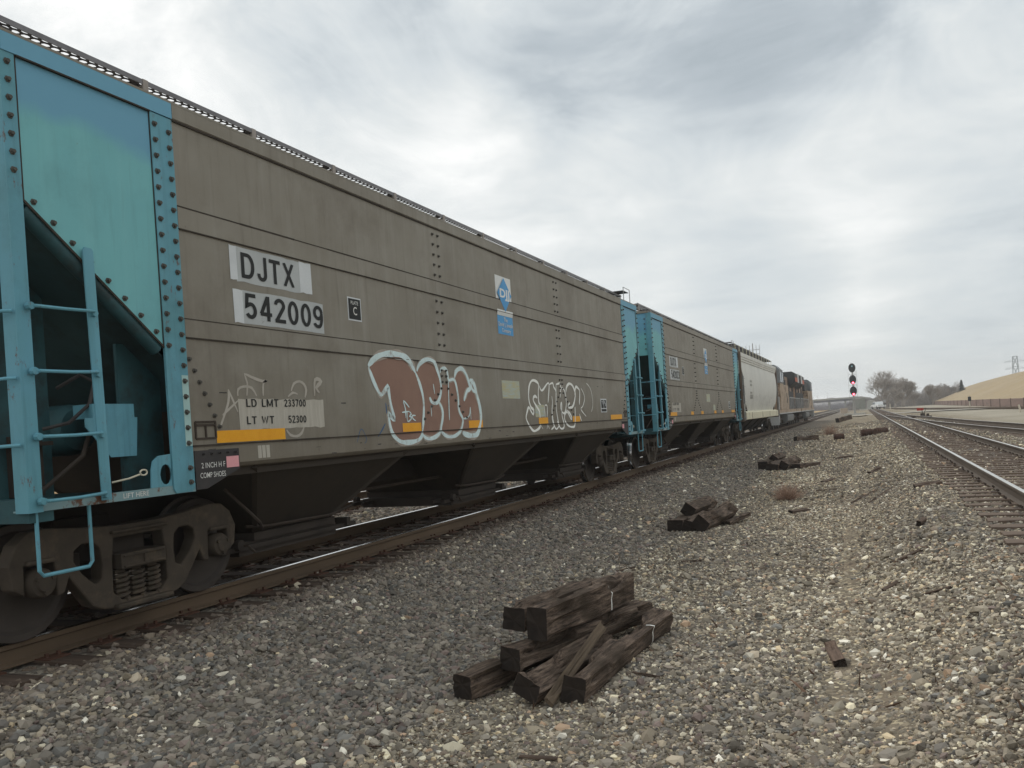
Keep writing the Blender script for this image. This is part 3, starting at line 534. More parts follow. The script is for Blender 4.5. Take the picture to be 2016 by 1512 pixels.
def text_stroke(s, name, mt, parent, y0, y1, z0, z1, x, th=.15, gap=.13):
    b = MB(); pen = 0; strokes = []
    for ch in s:
        w_, st = GLY[ch]
        strokes += [[(a+pen, c) for a, c in q] for q in st]; pen += w_+gap
    tot = pen-gap; ky, kz = (y1-y0)/tot, z1-z0; lay = 0
    for q in strokes:
        lay += .00012; n = len(q); o = len(b.v)
        for i, p in enumerate(q):
            p = Vector(p); pa = Vector(q[i-1]) if i else None; pb = Vector(q[i+1]) if i < n-1 else None
            d1 = (p-pa).normalized() if pa else (pb-p).normalized(); d2 = (pb-p).normalized() if pb else d1
            d = (d1+d2); d = d.normalized() if d.length > .1 else d1; k = 1/max(.5, d.dot(d1)); nn = Vector((-d.y, d.x))*th/2*k
            for e in (p+nn, p-nn): b.v.append((x+lay, y0+e.x*ky, z0+min(1.0, max(0.0, e.y))*kz))
        for i in range(n-1): b.f.append((o+2*i, o+2*i+1, o+2*i+3, o+2*i+2)); b.mi.append(0)
    return b.build(name, mt, parent)
def soff(z):  # how far the side sheet stands proud at this height
    if 2.353 < z < 2.515 or 3.286 < z < 3.48: return .012
    return 0.0
SIDE = 1.60
def ribbon(strokes, off=.004, seed=0):
    b = MB(); rr = random.Random(seed); lay = off
    for w_, pts in strokes:
        lay += .00022
        # smooth subdivision
        P = [Vector((a, c)) for a, c in pts]
        if len(P) > 2:
            Q_ = []
            for i in range(len(P)-1):
                p0, p1, p2, p3 = P[max(i-1, 0)], P[i], P[i+1], P[min(i+2, len(P)-1)]
                L_ = (p2-p1).length; k = max(2, int(L_/.035))
                for j in range(k):
                    t = j/k; Q_.append(.5*((2*p1)+(-p0+p2)*t+(2*p0-5*p1+4*p2-p3)*t*t+(-p0+3*p1-3*p2+p3)*t**3))
            Q_.append(P[-1]); P = Q_
        else:
            a, c = P; k = max(2, int((c-a).length/.04)); P = [a+(c-a)*j/k for j in range(k+1)]
        n = len(P); o = len(b.v)
        for i, p in enumerate(P):
            d = P[min(i+1, n-1)]-P[max(i-1, 0)]
            d = d.normalized() if d.length > 1e-6 else Vector((1, 0)); nn = Vector((-d.y, d.x))
            ww = w_/2*(1+.16*math.sin(i*.6+w_*90)+rr.uniform(-.06, .06))*(min(1, .45+i*.3, .45+(n-1-i)*.3))
            for q in (p+nn*ww, p-nn*ww):
                z = max(q.y, 1.235); b.v.append((SIDE+.0125*min(1, max(0, (z-2.27)/.075))*(z < 2.6)+lay, q.x, z))
        for i in range(n-1): b.f.append((o+2*i, o+2*i+1, o+2*i+3, o+2*i+2)); b.mi.append(0)
    return b
def quad(b, y0, y1, z0, z1, x, mi=0, jag=0, n=10):
    # a sticker or stencil patch following the side sheet
    zs = sorted({z0, z1, *[z for z in (2.353, 2.515, 3.286, 3.48) if z0 < z < z1]}); rr = random.Random(int(y0*1000) & 1023)
    ys2 = [y0+(y1-y0)*i/n for i in range(n+1)]
    o = len(b.v)
    for a in range(len(zs)):
        for i, y in enumerate(ys2):
            jz = rr.uniform(-jag, jag) if a in (0, len(zs)-1) else 0; jy = rr.uniform(-jag, jag)*.6 if i in (0, n) else 0
            zc = zs[a]; b.v.append((x+(soff((zc+(z0+z1)/2*.001)/1.001)), y+jy, zc+jz))
    for a in range(len(zs)-1):
        for i in range(n): b.f.append((o+a*(n+1)+i, o+a*(n+1)+i+1, o+(a+1)*(n+1)+i+1, o+(a+1)*(n+1)+i)); b.mi.append(mi)

# ---------------------------------------------------------------- freight truck (bogie)
def make_truck(parent, y, xoff=0):
    t = empty('truck', (0, y, 0)); t.parent = parent
    for k, wy in enumerate((-.95, .95)):
        b = MB()
        for s in (-1, 1):
            pr = [(-.075, .16), (-.075, .40), (-.065, .455), (-.045, .457+.0), (.05, .462), (.062, .487), (.078, .487), (.078, .44), (.07, .41), (.045, .38), (.03, .16), (.05, .10)]
            pr2 = [(-s*a if False else (a if s < 0 else -a), r_) for a, r_ in pr]
            # flange on the inside: mirror per side
            pr3 = [(-a*s, r_) for a, r_ in [(-.078, .44), (-.078, .487), (-.06, .487), (-.048, .462), (.055, .457), (.065, .45), (.065, .40), (.035, .37), (.02, .17), (.05, .11)]] if False else None
            prof = [(s*a, r_) for a, r_ in [(-.075, .10), (-.070, .17), (-.05, .38), (-.075, .43), (-.075, .485), (-.057, .487), (-.045, .462), (.052, .457), (.062, .45), (.062, .40), (.03, .37), (.02, .17), (.06, .11)]]
            b.lathe(prof, (s*.765, wy, .457), 'x', 48)
            # tread band as polished metal
        b.lathe([(-.72, .075), (.72, .075)], (0, wy, .457), 'x', 16)
        o = b.build('wheelset', [WHEELM, TREAD], t, smooth=True)
        for p in o.data.polygons:
            c = p.center; rad = math.hypot(c.y-wy, c.z-.457)
            if rad > .4535 and abs(p.normal.x) < .5: p.material_index = 1
        for s in (-1, 1):
            c = MB(); c.lathe([(0, .115), (.10*s, .115), (.13*s, .10), (.135*s, .07), (.15*s, .06)], (s*.98, wy, .457), 'x', 20)
            for q in range(3): a = q*2.094+.5; c.lathe([(0, .018), (s*.02, .018)], (s*1.12, wy+.075*math.cos(a), .457+.075*math.sin(a)), 'x', 6)
            c.build('bearing_cap', TRUCK, t, smooth=True)
    outer = [(-1.17, .44), (-1.20, .62), (-1.13, .77), (-1.02, .85), (-.90, .865), (-.5, .82), (-.2, .80), (.2, .80), (.5, .82), (.90, .865), (1.02, .85), (1.13, .77), (1.20, .62), (1.17, .44),
             (1.08, .38), (1.075, .60), (1.0, .63), (.86, .63), (.82, .60), (.81, .33), (.745, .34), (.70, .45), (.50, .18), (.40, .13), (.2, .105), (-.2, .105), (-.40, .13), (-.50, .18), (-.70, .45), (-.745, .34), (-.81, .33), (-.82, .60), (-.86, .63), (-1.0, .63), (-1.075, .60), (-1.08, .38)]
    hR = [(.40, .64), (.46, .69), (.57, .695), (.64, .65), (.65, .57), (.58, .46), (.46, .35), (.40, .38), (.385, .5)]
    win = [(-.26, .70), (.26, .70), (.285, .5), (.29, .25), (.20, .17), (-.20, .17), (-.29, .25), (-.285, .5)]
    for s in (-1, 1):
        b = MB(); b.holed(outer, [hR, [(-a, c) for a, c in reversed(hR)], win], s*.93, s*1.07)
        for q in (-1, 1):  # pedestal roof pads and ribs
            b.box(s*.90, s*1.10, q*.95-.12, q*.95+.12, .60, .64)
        b.box(*sorted((s*.91, s*1.11)), -.30, .30, .735, .765); b.box(*sorted((s*.91, s*1.13)), -.3, .3, .105, .15)
        b.build('side_frame', TRUCK, t, bevel=.014)
        for yy in (-.17, .0, .17):
            sp = MB(); pts = [(s*1.0+.066*math.cos(a*.5236*2), yy+.066*math.sin(a*.5236*2), .165+a*.0070) for a in range(0, 37)]
            sp.tube(pts, .019, 6); sp.build('spring', TRUCK, t, smooth=True)
        b = MB(); b.box(*sorted((s*.88, s*1.12)), -.24, .24, .43, .56); b.box(*sorted((s*1.12, s*1.135)), -.22, .22, .44, .46); b.box(*sorted((s*1.12, s*1.135)), -.22, .22, .53, .55)
        b.box(*sorted((s*1.12, s*1.135)), -.01, .01, .44, .55); b.build('bolster_end', TRUCK, t, bevel=.01)
    b = MB(); b.box(-.92, .92, -.2, .2, .48, .72); b.box(-.4, .4, -.3, .3, .70, .86); b.build('bolster', BLACKP, t, bevel=.02)
    b = MB()
    for q in (-1, 1): b.box(-.8, .8, q*.40-.03, q*.40+.03, .33, .42); b.box(.70, .83, q*.44-.04, q*.44+.04, .30, .60); b.box(-.83, -.70, q*.44-.04, q*.44+.04, .30, .60)
    b.build('brake_beam', BLACKP, t)
    return t

# ---------------------------------------------------------------- teal-ended covered hopper
def side_faces(s, panel_y, zcuts):
    pass
def make_hopper():
    r = empty('hopper_car', (-6.89, 12.66, 0))
    X = SIDE; Yb = 7.165
    for s in (1, -1):
        # brown side: sheets between seams, two proud bands, a rolled-in bottom edge
        b = MB(); prof = [(-.10, 1.20), (-.035, 1.215), (0, 1.25), (0, 1.42), (0, 2.353), (.012, 2.356), (.012, 2.512), (0, 2.515), (0, 3.286), (.012, 3.289), (.012, 3.477), (0, 3.48), (0, 4.213), (.02, 4.23), (.02, 4.35), (-.06, 4.372)]
        n = 40
        for i in range(n+1):
            y = -Yb+2*Yb*i/n
            for a, z in prof: b.v.append((s*(X+a), y, z))
        m_ = len(prof)
        for i in range(n):
            for k in range(m_-1): b.f.append((i*m_+k, (i+1)*m_+k, (i+1)*m_+k+1, i*m_+k+1)); b.mi.append(0)
        for z, wv in ((1.423, .012), (2.353, .012), (2.515, .010), (3.286, .011), (3.48, .013), (4.213, .014)):
            y = -Yb+.003
            while y < Yb-.01:
                y2 = min(y+random.uniform(.5, 1.1), Yb-.003); h = wv*random.uniform(.75, 1.25)
                b.box(*sorted((s*(X+.001), s*(X+.0145))), y, y2, z-h/2, z+h/2, 1); y = y2
        # rivet rows
        def rv(y, z, x=X, rad=.018): b.lathe([(0, rad*1.25), (s*.006, rad*1.25), (s*.007, rad*.8), (s*.026, rad*.75)], (s*x, y, z), 'x', 6, 2)
        for yc in (-2.42, 2.42):
            for a, c in ((4.12, 3.56), (3.20, 2.60)):
                for i in range(5):
                    z = a+(c-a)*i/4
                    for dy in (-.075, .075): rv(yc+dy, z)
            for z in (2.25, 2.17, 2.09):
                for dy in (-.065, .065): rv(yc+dy, z)
            for i in range(6):
                z = 2.0-.082*i
                for q in (-1, 1): rv(yc+q*(.10+.105*i), z)
        for q in (-1, 1):
            for i in range(7): rv(q*(7.135-.052*i), 2.17-.098*i)
        side = b.build('side_panel', [BROWN, SEAM, BOLTM], r)
        for q in (-1, 1):   # teal end sheet, its stile and corner post
            b = MB(); poly = [(q*8.594, 4.213), (q*7.404, 4.213), (q*7.404, 2.25), (q*8.594, 3.20)]
            b.prism(poly, s*(X-.012), s*X)
            for i in range(8): t = (i+.5)/8; rv(q*(8.59-1.186*t), 3.205-.95*t+.065, X, .019)
            b.bar((s*(X+.002), q*8.59, 3.205), (s*(X+.002), q*7.404, 2.255), .01, .018, 1); b.box(*sorted((s*X, s*(X+.006))), *sorted((q*7.394, q*7.412)), 2.25, 4.213, 1)
            b.box(*sorted((s*X, s*(X+.006))), *sorted((q*8.586, q*8.60)), 3.2, 4.35, 1); b.box(*sorted((s*(X+.002), s*(X+.025))), *sorted((q*7.41, q*8.59)), 4.207, 4.219, 1)
            sh = b.build('end_side_panel', [TEAL, SEAM, BOLTM], r)
            b = MB(); b.prism([(q*7.168, 4.213), (q*7.404, 4.213), (q*7.404, 1.35), (q*7.404, 1.08), (q*7.38, 1.04), (q*7.20, 1.04), (q*7.168, 1.08)], s*(X-.01), s*(X+.012))
            for i in range(22):
                z = 4.12-.132*i
                if z < 1.38: break
                rv(q*7.215, z-.03, X+.012, .02)
                if z > 2.2: rv(q*7.365, z, X+.012, .02)
            for z in (1.12, 1.24): rv(q*7.215, z, X+.012, .02)
            b.build('stile', [TEALB, SEAM, BOLTM], r)
            b = MB(); b.prism([(q*7.168, 4.22), (q*8.70, 4.22), (q*8.70, 4.35), (q*7.168, 4.35)], s*(X-.01), s*(X+.02)); b.box(*sorted((s*(X-.06), s*(X+.019))), *sorted((q*7.168, q*8.70)), 4.351, 4.37); b.build('eave_strip', TEAL, r)
            # rolled edge along the diagonal
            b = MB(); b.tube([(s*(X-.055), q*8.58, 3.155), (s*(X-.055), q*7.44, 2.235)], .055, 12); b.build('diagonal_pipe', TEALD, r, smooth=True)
            # corner post: angle section, lighter outer face
            b = MB(); b.box(*sorted((s*(X-.006), s*(X+.012))), *sorted((q*8.602, q*8.712)), 1.03, 4.349); b.box(*sorted((s*(X-.12), s*(X-.007))), *sorted((q*8.70, q*8.712)), 1.03, 4.34)
            for i in range(7): rv(q*8.66, 4.15-.125*i, X+.012, .019)
            b.build('corner_post', [TEALB, SEAM, BOLTM], r)
            b = MB(); b.prism([(q*8.075, 2.93), (q*8.09, 2.95), (q*8.15, 2.95), (q*8.165, 2.92), (q*8.135, 1.06), (q*8.05, 1.06)], s*(X+.028), s*(X+.04)); b.box(*sorted((s*(X-.02), s*(X+.027))), *sorted((q*8.082, q*8.094)), 1.06, 2.90)
            for z in (2.46, 2.008, 1.553, 1.105):
                dz = .01
                b.tube([(s*(X+.02), q*8.62, z), (s*(X+.075), q*8.605, z), (s*(X+.085), q*8.37, z), (s*(X+.075), q*8.13, z+dz), (s*(X+.02), q*8.11, z+dz)], .0125, 8)
                for yy in (8.63, 8.11): b.lathe([(0, .03), (s*.035, .026)], (s*(X+.03), q*yy, z), 'x', 8)
            b.build('ladder', TEALB, r)
            b = MB(); b.tube([(s*(X-.03), q*8.63, 1.05), (s*(X-.03), q*8.63, .62), (s*(X-.03), q*8.60, .585), (s*(X-.03), q*8.23, .585), (s*(X-.03), q*8.20, .62), (s*(X-.03), q*8.20, 1.05)], .014, 8); b.build('stirrup_step', TEALB, r)
            # sill plate, gusset with oval hole, bracket
            b = MB(); b.box(*sorted((s*(X-.012), s*(X-.001))), *sorted((q*7.15, q*8.70)), 1.035, 1.105); b.box(*sorted((s*(X-.16), s*(X-.012))), *sorted((q*7.15, q*8.70)), 1.035, 1.047)
            b.build('sill_plate', mat_sill, r)
            ov = [(q*(7.47+.062*math.cos(a*.5236)), 1.205+.085*math.sin(a*.5236)) for a in range(12)]
            b = MB(); b.holed([(q*7.41, 1.37), (q*7.54, 1.36), (q*7.60, 1.32), (q*7.62, 1.25), (q*7.63, 1.106), (q*7.41, 1.106)], [ov], s*(X-.012), s*X); b.build('gusset', TEALB, r)
            b = MB(); b.prism([(q*8.03, 1.69), (q*7.53, 1.69), (q*7.56, 1.375), (q*7.81, 1.375), (q*8.03, 1.62)], s*(X-.22), s*(X-.21)); b.box(*sorted((s*(X-.42), s*(X-.21))), *sorted((q*7.96, q*7.56)), 1.69, 1.80); b.build('bracket_plate', TEALB, r)
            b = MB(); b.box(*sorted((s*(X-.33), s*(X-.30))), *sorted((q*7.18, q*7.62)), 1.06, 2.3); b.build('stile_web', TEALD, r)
            b = MB(); b.prism([(q*6.60, 1.205), (q*7.015, 1.047), (q*7.15, 1.047), (q*7.15, 1.385), (q*6.60, 1.365)], s*(X-.02), s*(X+.004)) if False else b.prism([(q*6.60, 1.195), (q*7.02, 1.047), (q*7.15, 1.047), (q*7.15, 1.38), (q*6.60, 1.38)], s*(X+.001), s*(X+.009))
            for i in range(5): rv(q*(6.65+.1*i), 1.35, X+.009, .011)
            pl = b.build('brake_notice_plate', mat_blk, r)
            b = MB(); fr = (q*6.875, q*7.115)
            for z in (1.484, 1.60, 1.628): b.box(*sorted((s*X, s*(X+.012))), *sorted(fr), z-.008, z+.008)
            for yy in (6.875, 6.995, 7.115): b.box(*sorted((s*X, s*(X+.011))), *sorted((q*(yy-.008), q*(yy+.008))), 1.484, 1.628 if yy != 6.995 else 1.6)
            b.build('card_frame', mat_blk2, r)
    # roof
    b = MB(); pr = [(-1.62, 4.372), (-1.0, 4.47), (0, 4.52), (1.0, 4.47), (1.62, 4.372)]
    b.prism(pr+[(1.62, 4.352), (-1.62, 4.352)], -8.70, 8.70, plane='y'); b.build('roof', BROWN, r)
    b = MB()
    for i in range(-4, 5): b.box(-.35, .35, i*1.75-.75, i*1.75+.75, 4.50, 4.60)
    b.build('hatch_cover', GALV, r, bevel=.02)
    # running boards with round holes either side of the hatches
    for s in (1, -1):
        b = MB(); x0 = 1.24; pit = .086; y = -8.65; col = 0
        ymax = 8.65
        while y < ymax:
            yn = y+pit
            solid = (int((y+8.65)/1.42) != int((y+8.65-pit*1.0)/1.42))
            for rr_ in range(5):
                xa = x0-rr_*.062; xb = xa-.062; off = (pit/2 if rr_ % 2 else 0)
                cy_, cx_ = y+pit/2+off, (xa+xb)/2
                if solid: b.add([(s*xa, y+off, 4.645), (s*xb, y+off, 4.645), (s*xb, yn+off, 4.645), (s*xa, yn+off, 4.645)], [(0, 1, 2, 3)]); continue
                o = len(b.v); oc = [(s*xa, y+off), (s*xa, cy_), (s*xa, yn+off), (s*cx_, yn+off), (s*xb, yn+off), (s*xb, cy_), (s*xb, y+off), (s*cx_, y+off)]
                ic = [(s*(cx_+.024*math.cos(a)), cy_+.036*math.sin(a)) for a in [-2.356+0, 0, 0, 0]] if False else []
                angs = [math.atan2((p[1]-cy_)/pit, (p[0]*s-cx_)/.062) for p in oc]
                ic = [(s*(cx_+.0265*math.cos(a)), cy_+.036*math.sin(a)) for a in angs]
                b.v += [(p[0], p[1], 4.645) for p in oc]+[(p[0], p[1], 4.645) for p in ic]
                for k in range(8): b.f.append((o+k, o+(k+1) % 8, o+8+(k+1) % 8, o+8+k)); b.mi.append(0)
            y = yn
        rb = b.build('running_board', GRATE, r, fix=False); so_ = rb.modifiers.new('thick', 'SOLIDIFY'); so_.thickness = .006; so_.offset = 1
        b = MB(); b.box(*sorted((s*1.241, s*1.251)), -8.65, 8.65, 4.625, 4.668); b.box(*sorted((s*.925, s*.93)), -8.65, 8.65, 4.62, 4.665)
        b.build('edge_strip', mat('running_board_edge', srgb(126, 124, 126), srgb(104, 102, 104), 5, .45, metal=.4), rb)
        for i in range(-6, 7):
            b = MB(); yy = i*1.42+.03; b.box(*sorted((s*1.235, s*1.254)), yy-.03, yy+.03, 4.42, 4.672); b.box(*sorted((s*.92, s*1.25)), yy-.02, yy+.02, 4.612, 4.622); b.build('running_board_bracket', mat_brk, r)
    # raised roof-end walkways
    for q in (1, -1):
        b = MB(); b.box(-1.22, 1.22, *sorted((q*8.3, q*8.64)), 4.60, 4.612) if q < 0 else b.box(-1.45, 1.45, *sorted((q*8.1, q*8.64)), 4.70, 4.712); b.build('roof_end_platform', GRATE, r)
        b = MB()
        for s in ((1, -1) if q > 0 else ()): b.tube([(s*1.47, q*8.66, 4.37), (s*1.47, q*8.66, 4.78), (s*1.47, q*8.05, 4.78), (s*1.47, q*8.05, 4.37)], .010, 6)
        if q > 0: b.build('grab_iron', GALV, r)
        # end wall
        b = MB(); b.box(-1.59, 1.59, *sorted((q*8.66, q*8.672)), 3.22, 4.349); b.box(-1.58, 1.58, *sorted((q*8.655, q*8.69)), 3.17, 3.22)
        for s in (1, -1):
            for i in range(7): b.lathe([(0, .022), (q*.02, .018)], (s*1.42, q*8.672, 3.35+.14*i), 'y', 6, 1)
            for i in range(9): b.lathe([(0, .022), (q*.02, .018)], (-1.2+.3*i, q*8.69, 3.2), 'y', 6, 1) if s > 0 else None
        b.build('end_wall', [TEAL, BOLTM], r)
        b = MB(); b.add([(-1.56, q*8.64, 3.18), (1.56, q*8.64, 3.18), (1.56, q*7.0, 1.86), (-1.56, q*7.0, 1.86), (-1.56, q*6.35, 1.30), (1.56, q*6.35, 1.30)], [(0, 1, 2, 3), (3, 2, 5, 4)]); sl_ = b.build('slope_sheet', mat_slope, r); m3 = sl_.modifiers.new('thick', 'SOLIDIFY'); m3.thickness = .012
        for s in (1, -1):
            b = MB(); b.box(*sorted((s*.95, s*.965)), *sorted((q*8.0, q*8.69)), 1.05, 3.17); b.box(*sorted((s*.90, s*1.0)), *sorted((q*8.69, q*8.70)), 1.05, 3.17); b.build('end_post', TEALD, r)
            for z in (1.50, 1.96, 2.42): b = MB(); b.tube([(s*1.60, q*8.73, z), (s*1.55, q*8.77, z), (s*1.05, q*8.77, z), (s*1.0, q*8.71, z)], .0125, 8); b.build('end_ladder_rung', TEALB, r)
        b = MB(); b.box(-1.58, 1.58, *sorted((q*8.50, q*8.69)), .96, 1.12); b.box(-1.3, 1.3, *sorted((q*7.3, q*8.5)), 1.06, 1.075); b.build('end_sill', TEALD, r)
        # brake cylinder, reservoir, valve stand, hose
        b = MB(); b.lathe([(-.45, .0001), (-.43, .17), (-.35, .21), (.35, .21), (.43, .17), (.45, .0001)], (.55, q*7.75, 1.62), 'x', 20); b.build('air_reservoir', TEALD, r, smooth=True)
        b = MB(); b.box(.95, 1.12, *sorted((q*8.2, q*8.38)), 1.12, 1.50); b.box(.90, 1.18, *sorted((q*8.15, q*8.42)), 1.50, 1.53)
        for a in (.97, 1.10):
            for c in (8.2, 8.36): b.tube([(a, q*c, 1.12), (a, q*c, 1.58)], .015, 6)
        b.tube([(1.2, q*8.3, 1.15), (1.3, q*8.0, 1.4), (1.25, q*7.8, 1.75), (1.0, q*7.7, 1.8)], .018, 6); b.box(.5, .8, *sorted((q*8.1, q*8.4)), 1.12, 1.42); b.build('brake_valve', BLACKP, r)
        b = MB(); b.tube([(1.2, q*8.25, 1.62), (1.3, q*8.1, 1.66), (1.35, q*7.95, 1.8), (1.3, q*7.85, 1.98), (1.15, q*7.85, 2.05), (1.0, q*7.95, 1.95)], .016, 6); b.build('air_hose', mat_blk, r)
        b = MB(); b.box(-.22, .22, *sorted((q*8.69, q*8.95)), .70, 1.0); b.box(-.13, .13, *sorted((q*8.9, q*9.46)), .74, .96); b.box(-.2, .2, *sorted((q*9.25, q*9.485)), .72, .98); b.build('coupler', mat_blk2, r, bevel=.03)
        b = MB(); b.tube([(1.50, q*7.92, 1.18), (1.57, q*7.82, 1.20), (1.60, q*7.74, 1.225)], .008, 6); b.tube([(1.60, q*(7.70+.035*math.cos(a*.6)), 1.238+.022*math.sin(a*.6)) for a in range(11)], .007, 6); b.build('release_rod', mat_pale, r)
        make_truck(r, q*7.30)
    b = MB(); b.box(-.28, .28, -8.5, 8.5, .74, 1.02); b.build('center_sill', BLACKP, r)
    # hopper bays: side sheets and slope sheets meeting at ridges inside the car
    for k, yc in enumerate((-4.86, 0, 4.86)):
        t0, t1 = (yc-1.46, yc+1.46); b0, b1 = yc-.68, yc+.68
        for s in (1, -1):
            b = MB(); b.add([(s*1.53, t0, 1.215), (s*1.53, t1, 1.215), (s*.80, b1, .46), (s*.80, b0, .46)], [(0, 1, 2, 3)])
            b.bar((s*1.52, t0+.02, 1.2), (s*.81, b0+.01, .475), .05, .05); b.bar((s*1.52, t1-.02, 1.2), (s*.81, b1-.01, .475), .05, .05)
            b.build('hopper_side_sheet', HOPB, r)
        for e, (ty, by) in ((-1, (t0, b0)), (1, (t1, b1))):
            sl2 = (ty-by)/(1.215-.46); ry = ty+sl2*(.75)
            b = MB(); b.add([(-1.54, ry, 1.965), (1.54, ry, 1.965), (1.54, ty, 1.215), (.80, by, .46), (-.80, by, .46), (-1.54, ty, 1.215)], [(0, 1, 2, 3, 4, 5)]); b.build('hopper_slope_sheet', HOPB, r)
        b = MB(); b.box(-.86, .86, b0-.05, b1+.05, .38, .465); b.box(-.82, .82, b0-.25, b1+.12, .24, .38)
        for s in (1, -1):
            b.box(*sorted((s*.80, s*.86)), b0-.55, b1+.5, .30, .35); b.box(*sorted((s*.62, s*.66)), b0-.55, b1+.5, .30, .35); b.lathe([(0, .06), (s*.06, .06)], (s*.86, b0-.32, .37), 'x', 12); b.box(*sorted((s*.7, s*.9)), b1+.25, b1+.33, .32, .42)
        b.build('outlet_gate', BLACKP, r)
        b = MB(); b.tube([(.88, b0-.2, .55), (.92, b0+.1, .52), (.92, b1-.1, .5), (.88, b1+.4, .56)], .018, 6); b.tube([(.95, b0-.32, .37), (1.0, b0-.32, .37), (1.0, b0-.22, .29)], .014, 6); b.build('gate_lever', mat_blk2, r)
    b = MB(); b.tube([(.62, -6.6, .78), (.66, -3, .70), (.66, 3, .70), (.62, 6.6, .78)], .022, 6); b.tube([(1.05, -6.2, .98), (1.2, -5.9, .62), (.9, -5.5, .5)], .018, 6); b.build('brake_pipe', mat_blk2, r)
    # side sill under-lip
    for s in (1, -1):
        b = MB(); b.box(*sorted((s*1.40, s*1.50)), -7.16, 7.16, 1.13, 1.205); b.build('side_sill', HOPB, r)
    return r
mat_sill = mat('sill_worn_teal', srgb(118, 150, 156), srgb(134, 158, 160), 4, .6, dirt=srgb(104, 74, 58), dscale=4, dpos=.56, dwid=.05)
mat_blk = mat('black_plate', srgb(58, 56, 57), srgb(68, 65, 64), 8, .7); mat_blk2 = mat('dark_iron', srgb(74, 64, 56), srgb(60, 52, 46), 8, .8)
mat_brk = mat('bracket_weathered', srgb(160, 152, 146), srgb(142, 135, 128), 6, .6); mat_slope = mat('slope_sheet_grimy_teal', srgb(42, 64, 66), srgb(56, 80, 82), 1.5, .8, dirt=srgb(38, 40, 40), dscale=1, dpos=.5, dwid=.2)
mat_pale = mat('bare_rod', srgb(206, 200, 180), None, 5, .5)
car1 = make_hopper(); tag(car1, 'nearest brown and teal hopper car with spray graffiti on its side', 'hopper car', 'hopper cars of the freight train')
